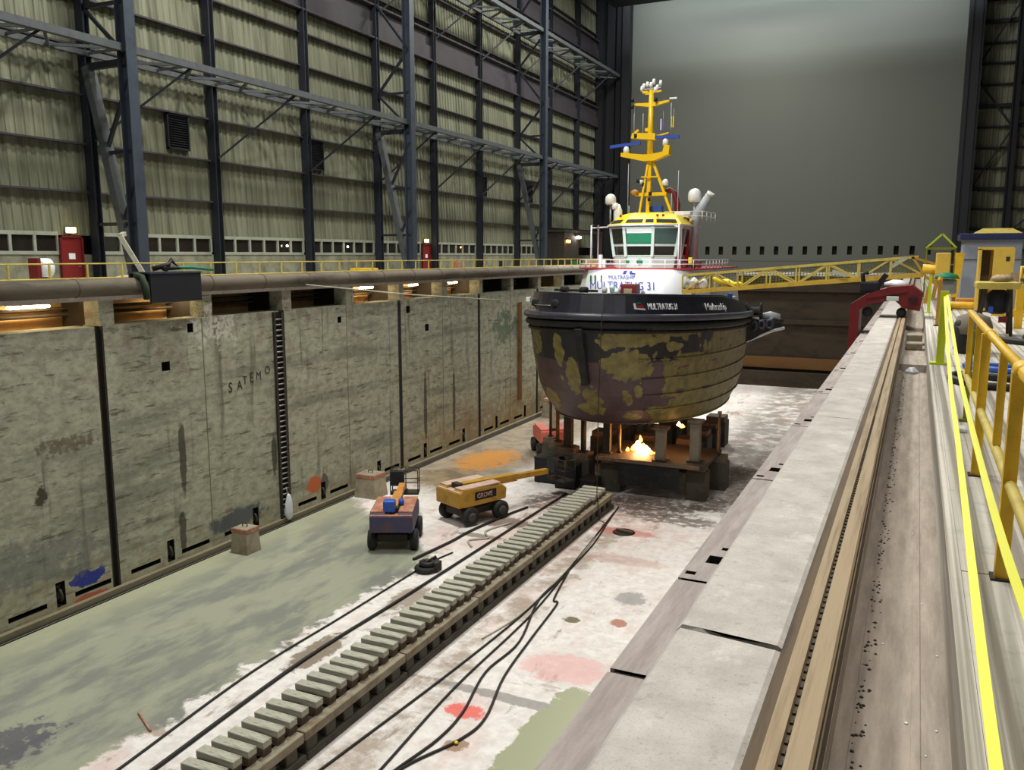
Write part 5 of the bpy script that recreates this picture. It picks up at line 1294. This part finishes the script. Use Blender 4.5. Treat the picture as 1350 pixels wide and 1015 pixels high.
def stanchion(x, y, h, w_, mat, label):
    t = thing('stanchion', (x, y, 0), label, 'post')
    MB().box((x-w_/2, y-w_/2, .03), (x+w_/2, y+w_/2, h)).build('post', mat, t)
    MB().box((x-w_*1.3, y-w_*1.1, 0), (x+w_*1.0, y+w_*1.1, .03)).build('base_plate', mat, t)
    return t
stanchion(.40, 14.55, 1.12, .11, 'lime_paint', 'lime green post on a foot plate at the quay edge where the yellow tapes start')
stanchion(.53, 9.55, .92, .045, 'olive_post', 'thin olive green post on the quay between the two tapes')
stanchion(.36, 27.5, 1.1, .08, 'lime_paint', 'farther lime green post at the quay edge beside the red trolley')
def tape(pts, label):
    n = []
    P_ = [Vector(p) for p in pts]
    for i in range(len(P_)-1):
        p0, p1, p2, p3 = P_[max(i-1, 0)], P_[i], P_[i+1], P_[min(i+2, len(P_)-1)]
        for q in range(8):
            s = q/8; n.append(.5*((2*p1) + (p2-p0)*s + (2*p0-5*p1+4*p2-p3)*s*s + (3*p1-p0-3*p2+p3)*s**3))
    n.append(P_[-1])
    m = MB()
    m.loft([[p + Vector((-.018, 0, -.004)), p + Vector((.018, 0, .006)), p + Vector((.018, 0, .010)), p + Vector((-.018, 0, 0))] for p in n])
    return tag(m.build('barrier_tape', 'tape_yellow', None, P_[0]), label, 'tape')
tape([(.40, 14.47, 1.04), (.375, 9.8, .40), (.358, 7.2, .27), (.327, 4.9, .22), (.308, 3.5, .19), (.30, 2.6, .17), (.29, .4, .14)], 'yellow barrier tape stretched low along the quay edge, the one nearer the trench')
tape([(.43, 14.47, 1.06), (.462, 10.5, .49), (.452, 8, .38), (.436, 5.6, .355), (.43, 4.2, .36), (.435, 3.5, .37), (.44, 2.85, .385), (.45, .4, .45)], 'yellow barrier tape stretched along the foot of the yellow railing')

ry = thing('guard_railing', (.5, 6, 0), 'heavy yellow guard railing with closely set posts on the near right quay', 'railing')
for y, x in ((2.78, .465), (4.87, .49), (7.18, .495)):
    MB().box((x-.031, y-.035, .012), (x+.031, y+.035, 1.08)).build('post', 'yellow_paint', ry)
    MB().box((x-.05, y-.055, 0), (x+.05, y+.055, .012)).build('foot_plate', 'dark_frame', ry)
for y in (5.75, 8.05, 9.2): MB().box((.473, y-.022, .53), (.517, y+.022, 1.08)).build('baluster', 'yellow_paint', ry)
MB().tube([(.495, 1.2, 1.1), (.495, 4.7, 1.1)], .034, 10).build('top_rail', 'yellow_paint', ry)
MB().tube([(.495, 4.7, 1.1), (.5, 9.5, 1.1)], .028, 10).build('top_rail', 'yellow_paint', ry)
MB().lathe([(.03, -.09), (.043, -.08), (.043, .08), (.03, .09)], (.495, 4.75, 1.1), 12, 'y').build('rail_joint', 'yellow_paint', ry)
MB().lathe([(.02, -.06), (.036, -.05), (.036, .05), (.02, .06)], (.497, 6.9, 1.1), 12, 'y').build('rail_joint', 'yellow_paint', ry)
MB().tube([(.495, 1.2, .5), (.495, 9.5, .5)], .03, 8).build('mid_rail', 'pale_yellow', ry)

# hoses and gear lying on the quay
def coil(name, pts, r, mat, label):
    n = []; P_ = [Vector(p) for p in pts]
    for i in range(len(P_)-1):
        p0, p1, p2, p3 = P_[max(i-1, 0)], P_[i], P_[i+1], P_[min(i+2, len(P_)-1)]
        for q in range(5):
            s = q/5; n.append(.5*((2*p1) + (p2-p0)*s + (2*p0-5*p1+4*p2-p3)*s*s + (3*p1-p0-3*p2+p3)*s**3))
    n.append(P_[-1])
    return tag(MB().tube(n, r, 7).build(name, mat, None, P_[0]), label, 'hose')
coil('quay_hose', [(2.2, 12.0, .05), (1.4, 11.9, .05), (.8, 12.0, .05), (.5, 12.5, .05), (.62, 13.0, .05), (1.2, 12.8, .05), (2.0, 12.7, .05), (2.8, 12.2, .05)], .05, 'hose_black', 'black hose lying in a loop across the right quay')
coil('quay_hose', [(2.4, 13.8, .045), (1.6, 13.6, .045), (.9, 13.9, .045), (.75, 14.2, .045), (1.3, 14.3, .045), (1.9, 14.0, .1), (2.6, 13.4, .045)], .045, 'bright_blue', 'blue hose lying beside the black hose on the right quay')
coil('quay_hose', [(1.3, 19.0, .06), (2.0, 18.2, .06), (2.8, 18.6, .06), (2.6, 19.6, .06), (2.0, 19.4, .06), (2.3, 18.6, .12), (3.2, 18.2, .06)], .06, 'hose_black', 'tangled black hose around the foot of the pump stand')
tag(MB().cbox((.47, 9.0, .02), (.09, .2, .04)).bevel(.015).build('white_cup', 'ship_white', None, (.47, 9, 0)), 'small white object dropped on the quay by the thin olive post', 'litter')
t = thing('dark_drum', (.9, 16.6, 0), 'dark rounded drum under a grey cover behind the yellow railing', 'drum')
MB().lathe([(.24, 0), (.27, .08), (.27, .5), (.22, .58)], (.9, 16.4, 0), 18).build('drum_body', 'rubber', t)
MB().loft([[(.92 + .29*s_*math.cos(a), 16.5 + .42*s_*math.sin(a), z) for a in (2*PI*q/14 for q in range(14))] for s_, z in ((1, .34), (1.05, .46), (.85, .62), (.3, .68))], True).build('grey_cover', 'pillar_grey', t)
# pump stand
t = thing('pump_stand', (1.5, 20.5, 0), 'dark spindly pump stand with a tan top on the right quay', 'pump')
for x in (1.2, 1.82):
    for y in (20.2, 20.9): MB().bar((x, y, 0), (x + (.1 if x < 1.5 else -.06), y, 1.0), .06).build('leg', 'dark_frame', t)
MB().cbox((1.52, 20.5, 1.04), (.8, .9, .14)).bevel(.04).build('top', 'pale_yellow', t)
MB().lathe([(.1, 0), (.22, .03), (.19, .1), (.1, .15)], (1.6, 20.5, 1.11), 14).build('motor_cap', 'rail_tan', t)
MB().lathe([(.12, -.3), (.22, -.25), (.22, .1), (.12, .2)], (1.55, 20.4, .75), 14).build('pump_body', 'black_steel', t)
MB().cbox((1.42, 20.12, .55), (.08, .08, .12)).build('blue_valve', 'bright_blue', t); MB().cbox((1.65, 20.1, .35), (.16, .1, .12)).build('red_valve', 'dark_red', t)
t = thing('yellow_bracket', (1.95, 22.5, 0), 'yellow bracket frame behind the pump stand', 'bracket')
MB().bar((1.6, 22.5, .35), (2.2, 22.5, .35), .14).build('bar', 'yellow_paint', t); MB().bar((2.15, 22.5, 0), (2.15, 22.5, 1.0), .16).build('upright', 'yellow_paint', t)
# orange beam with a yellow tube before the cabin
t = thing('orange_beam', (1.6, 30, 0), 'orange steel beam with a yellow tube lying before the grey cabin', 'beam')
MB().box((1.15, 30.2, .0), (2.25, 30.8, .32)).bevel(.03).build('beam_body', 'lift_orange', t); MB().tube([(.85, 29.9, .12), (2.2, 29.9, .12)], .12, 10).build('tube', 'yellow_paint', t)
# grey cabin, yellow cabinet
t = thing('crane_cabin', (2.2, 35.5, 0), 'tall grey cabin with a dark blue roof on the right quay', 'cabin')
MB().box((1.42, 34.2, .02), (3.2, 36.4, 2.2)).build('shell', 'cab_grey', t)
MB().box((1.28, 34.0, 2.2), (3.34, 36.6, 2.42)).bevel(.03).build('roof', 'cab_navy', t)
MB().loft([[(1.7, 34.3, 2.42), (3.2, 34.3, 2.42), (3.2, 36, 2.42), (1.7, 36, 2.42)], [(2.0, 34.6, 2.6), (2.9, 34.6, 2.6), (2.9, 35.6, 2.6), (2.0, 35.6, 2.6)]]).build('roof_heap', 'pale_yellow', t)
MB().box((1.42, 34.18, 1.5), (3.2, 34.2, 1.52)).build('seam', 'black_steel', t)
text('lettering', 'KRAAN', .16, 'letter_white', t, (1.95, 34.17, 1.78), (PI/2, 0, 0), 'LEFT', .004, .8)
MB().tube([(2.05, 34.1, 1.4), (1.95, 34.1, 1.1), (2.1, 34.1, .8), (1.95, 34.1, .6)], .06, 8).build('cable_loop', 'black_steel', t)
t = thing('yellow_cabinet', (2.3, 29, 0), 'open yellow steel cabinet standing before the grey cabin', 'cabinet')
MB().box((1.62, 28.7, .1), (1.68, 29.6, 1.85)).box((1.68, 29.54, .1), (2.5, 29.6, 1.85)).box((1.62, 28.7, 1.82), (2.5, 29.6, 1.9)).box((1.62, 28.7, .04), (2.5, 29.6, .1)).build('shell', 'cabinet_yellow', t)
MB().box((1.98, 28.68, .1), (2.52, 28.74, 1.86)).build('door', 'cabinet_yellow', t); MB().box((2.3, 28.66, 1.5), (2.4, 28.68, 1.62)).build('vent', 'dark_frame', t)
MB().box((1.7, 29.4, .1), (1.95, 29.5, 1.8)).build('inner_panel', 'rail_dark', t)
t = thing('pale_post', (2.75, 27.5, 0), 'pale square post right of the yellow cabinet', 'post')
MB().box((2.3, 26.9, .02), (2.5, 27.1, 1.2)).build('shaft', 'rail_tan', t); MB().box((2.2, 26.8, 0), (2.6, 27.2, .03)).build('foot', 'dark_frame', t)
t = thing('green_container', (3.2, 27.2, 0), 'green waste container at the right edge of the quay', 'container')
MB().loft([[(2.75, 26.6, .1), (3.9, 26.6, .1), (3.9, 27.6, .1), (2.75, 27.6, .1)], [(2.68, 26.5, .95), (4, 26.5, .95), (4, 27.7, .95), (2.68, 27.7, .95)]]).bevel(.03).build('body', 'green_paint', t)
MB().box((2.62, 26.45, .95), (4.05, 27.75, 1.02)).build('lid', 'dark_frame', t)
for x in (2.9, 3.7): MB().lathe([(.04, -.04), (.09, -.04), (.09, .04), (.04, .04)], (x, 26.6, .09), 12, 'x').build('wheel', 'rubber', t)
t = thing('yellow_gate_frame', (2.9, 30, 0), 'yellow tubular frame behind the green container', 'frame')
MB().tube([(2.85, 30, 0), (2.85, 30, 1.3), (4.2, 30, 1.3), (4.2, 30, 0)], .06, 8).build('tube', 'yellow_paint', t); MB().bar((2.85, 30, .7), (4.2, 30, .7), .05).build('cross_bar', 'yellow_paint', t)
# yellow landing machine left of the cabin, with the triangular frame above
t = thing('yellow_hoist', (.9, 33, 0), 'yellow hoist machine at the quay end of the gangway', 'hoist')
MB().box((.55, 32.6, .95), (1.0, 33.4, 1.75)).bevel(.04).build('motor_box', 'cabinet_yellow', t)
MB().prism([(1.1, .25), (1.28, .25), (1.4, 1.75), (1.15, 1.75)], 32.6, 33.3, 'y').build('side_plate', 'yellow_paint', t)
MB().tube([(.15, 33, 1.2), (.9, 33, 1.15)], .16, 12).build('drum', 'yellow_paint', t)
MB().bar((.3, 33, .0), (.5, 33, 1.1), .12).build('leg', 'lift_yellow', t); MB().bar((.85, 33, 0), (.65, 33, 1.0), .12).build('leg', 'lift_yellow', t); MB().bar((1.2, 33, 0), (1.2, 33, .3), .16).build('leg', 'lift_yellow', t)
t = thing('green_lamp_stand', (.82, 29.2, 0), 'grey stand with a round green shade at the quay edge', 'stand')
MB().lathe([(.05, .98), (.36, .96), (.28, 1.08), (.08, 1.14)], (.82, 29.2, 0), 16).build('shade', 'green_sheet', t); MB().cbox((.85, 29.2, .72), (.5, .4, .44)).bevel(.06).build('housing', 'grey_metal', t); MB().lathe([(.24, 0), (.2, .04), (.06, .1), (.06, .5)], (.82, 29.2, 0), 12).build('foot', 'dark_frame', t)
t = thing('triangle_frame', (.6, 38, 0), 'lime yellow frame with a pointed top standing beyond the hoist', 'frame')
for x in (.28, 1.3): MB().bar((x, 38, 0), (x, 38, 1.95), .06).build('leg', 'olive_post', t)
MB().bar((.25, 38, 1.95), (.8, 38, 2.5), .07).build('rafter', 'lime_paint', t); MB().bar((1.33, 38, 1.95), (.8, 38, 2.5), .07).build('rafter', 'lime_paint', t); MB().bar((.28, 38, 1.93), (1.3, 38, 1.93), .1).build('tie', 'olive_post', t); MB().bar((.28, 38, 1.3), (1.3, 38, 1.3), .05).build('tie', 'olive_post', t)
for x, y, lb in ((.5, 22.5, 'rusty yellow post beside the quay edge, before the red trolley'), (.56, 24.5, 'rusty yellow post beside the quay edge, level with the red trolley')):
    t = thing('yellow_post', (x, y, 0), lb, 'post')
    MB().box((x-.04, y-.04, .02), (x+.04, y+.04, 1.1)).build('shaft', 'lift_yellow', t); MB().lathe([(.08, 0), (.08, .03)], (x, y, 0), 10).build('foot', 'dark_frame', t); MB().bar((x, y, 1.05), (x, y + 1.9, 1.05), .05).build('rail', 'yellow_paint', t)

# ================================================================== LIGHT
w = bpy.data.worlds.new('hall_air'); scene.world = w; w.use_nodes = True
bg = w.node_tree.nodes['Background']; bg.inputs[0].default_value = (.78, .86, .95, 1); bg.inputs[1].default_value = .035
def lamp(name, kind, loc, target, power, color=(1, 1, 1), size=1.0, size_y=None, angle=None, blend=.6, spread=None):
    d = bpy.data.lights.new(name, kind); d.energy = power; d.color = color
    if kind == 'AREA':
        d.size = size
        if size_y: d.shape = 'RECTANGLE'; d.size_y = size_y
        if spread: d.spread = math.radians(spread)
    else: d.shadow_soft_size = size
    if kind == 'SPOT': d.spot_size = math.radians(angle or 60); d.spot_blend = blend
    o = bpy.data.objects.new(name, d); COL.objects.link(o); o.location = loc
    if target is not None:
        o.rotation_euler = (Vector(target) - Vector(loc)).to_track_quat('-Z', 'Y').to_euler()
    return o
HALL = (1.0, .985, .90)
for x, y, p in ((-22, 6, 2700), (-8, 6, 2700), (-20, 29, 7000), (-12, 27, 3600), (-22, 52, 2200), (-22, 68, 4200), (-8, 70, 3600), (-15, 82, 3000)):
    lamp('high_bay_lamp', 'AREA', (x, y, 28), (x, y, 0), p, HALL, 2.5)     # high-bay lamps in the roof
lamp('quay_lamp', 'AREA', (1.2, 3, 9), (-.3, 6, 0), 300, (1, .96, .9), 1.2)
lamp('quay_lamp', 'AREA', (1.2, 22, 9), (0, 22, 0), 400, (1, .96, .9), 1.2)
lamp('flood_lamp', 'SPOT', (-9, 14, 13), (-13.2, 43, 1.4), 36000, (1, 1, 1), .3, angle=11, blend=.8)
lamp('flood_lamp', 'SPOT', (-21, 78, 14), (-9, 63, ZF), 13000, (1, .97, .9), .4, angle=60)
lamp('flood_lamp', 'SPOT', (-23, 74, 10), (-22, 60, ZF), 12000, (1, .97, .9), .4, angle=60)
lamp('gate_lamp', 'AREA', (-13, 86.2, 30), (-13, 92, 25), 2200, (.93, 1, 1), 32, .7, spread=120)
struct('unseen_cutoff_plate', MB().box((-30, 85.6, 26.9), (4, 88.0, 27.1)), 'black_steel')  # unseen plate added to cut the gate light to a band edge
lamp('fire_light', 'POINT', (-12.3, 41.4, -7.6), None, 240, (1, .38, .1), .25)

# ================================================================== CAMERA
cam = bpy.data.cameras.new('camera'); co = bpy.data.objects.new('camera', cam); COL.objects.link(co)
F = 1120.0
cam.sensor_fit = 'HORIZONTAL'; cam.sensor_width = 36.0; cam.lens = F*36.0/1350.0
cam.clip_start = .05; cam.clip_end = 400
th = math.atan(170.5/F); yaw = math.atan(536*math.cos(th)/F)
fw = Vector((-math.sin(yaw)*math.cos(th), math.cos(yaw)*math.cos(th), -math.sin(th)))
r = Vector((math.cos(yaw), math.sin(yaw), 0)); u = r.cross(fw)
co.matrix_world = Matrix(((r.x, u.x, -fw.x, 0), (r.y, u.y, -fw.y, 0), (r.z, u.z, -fw.z, 1.65), (0, 0, 0, 1)))
scene.camera = co
scene.view_settings.view_transform = 'Standard'; scene.view_settings.look = 'None'
scene.view_settings.exposure = 0.0; scene.view_settings.gamma = 1.0; scene.view_settings.use_curve_mapping = False
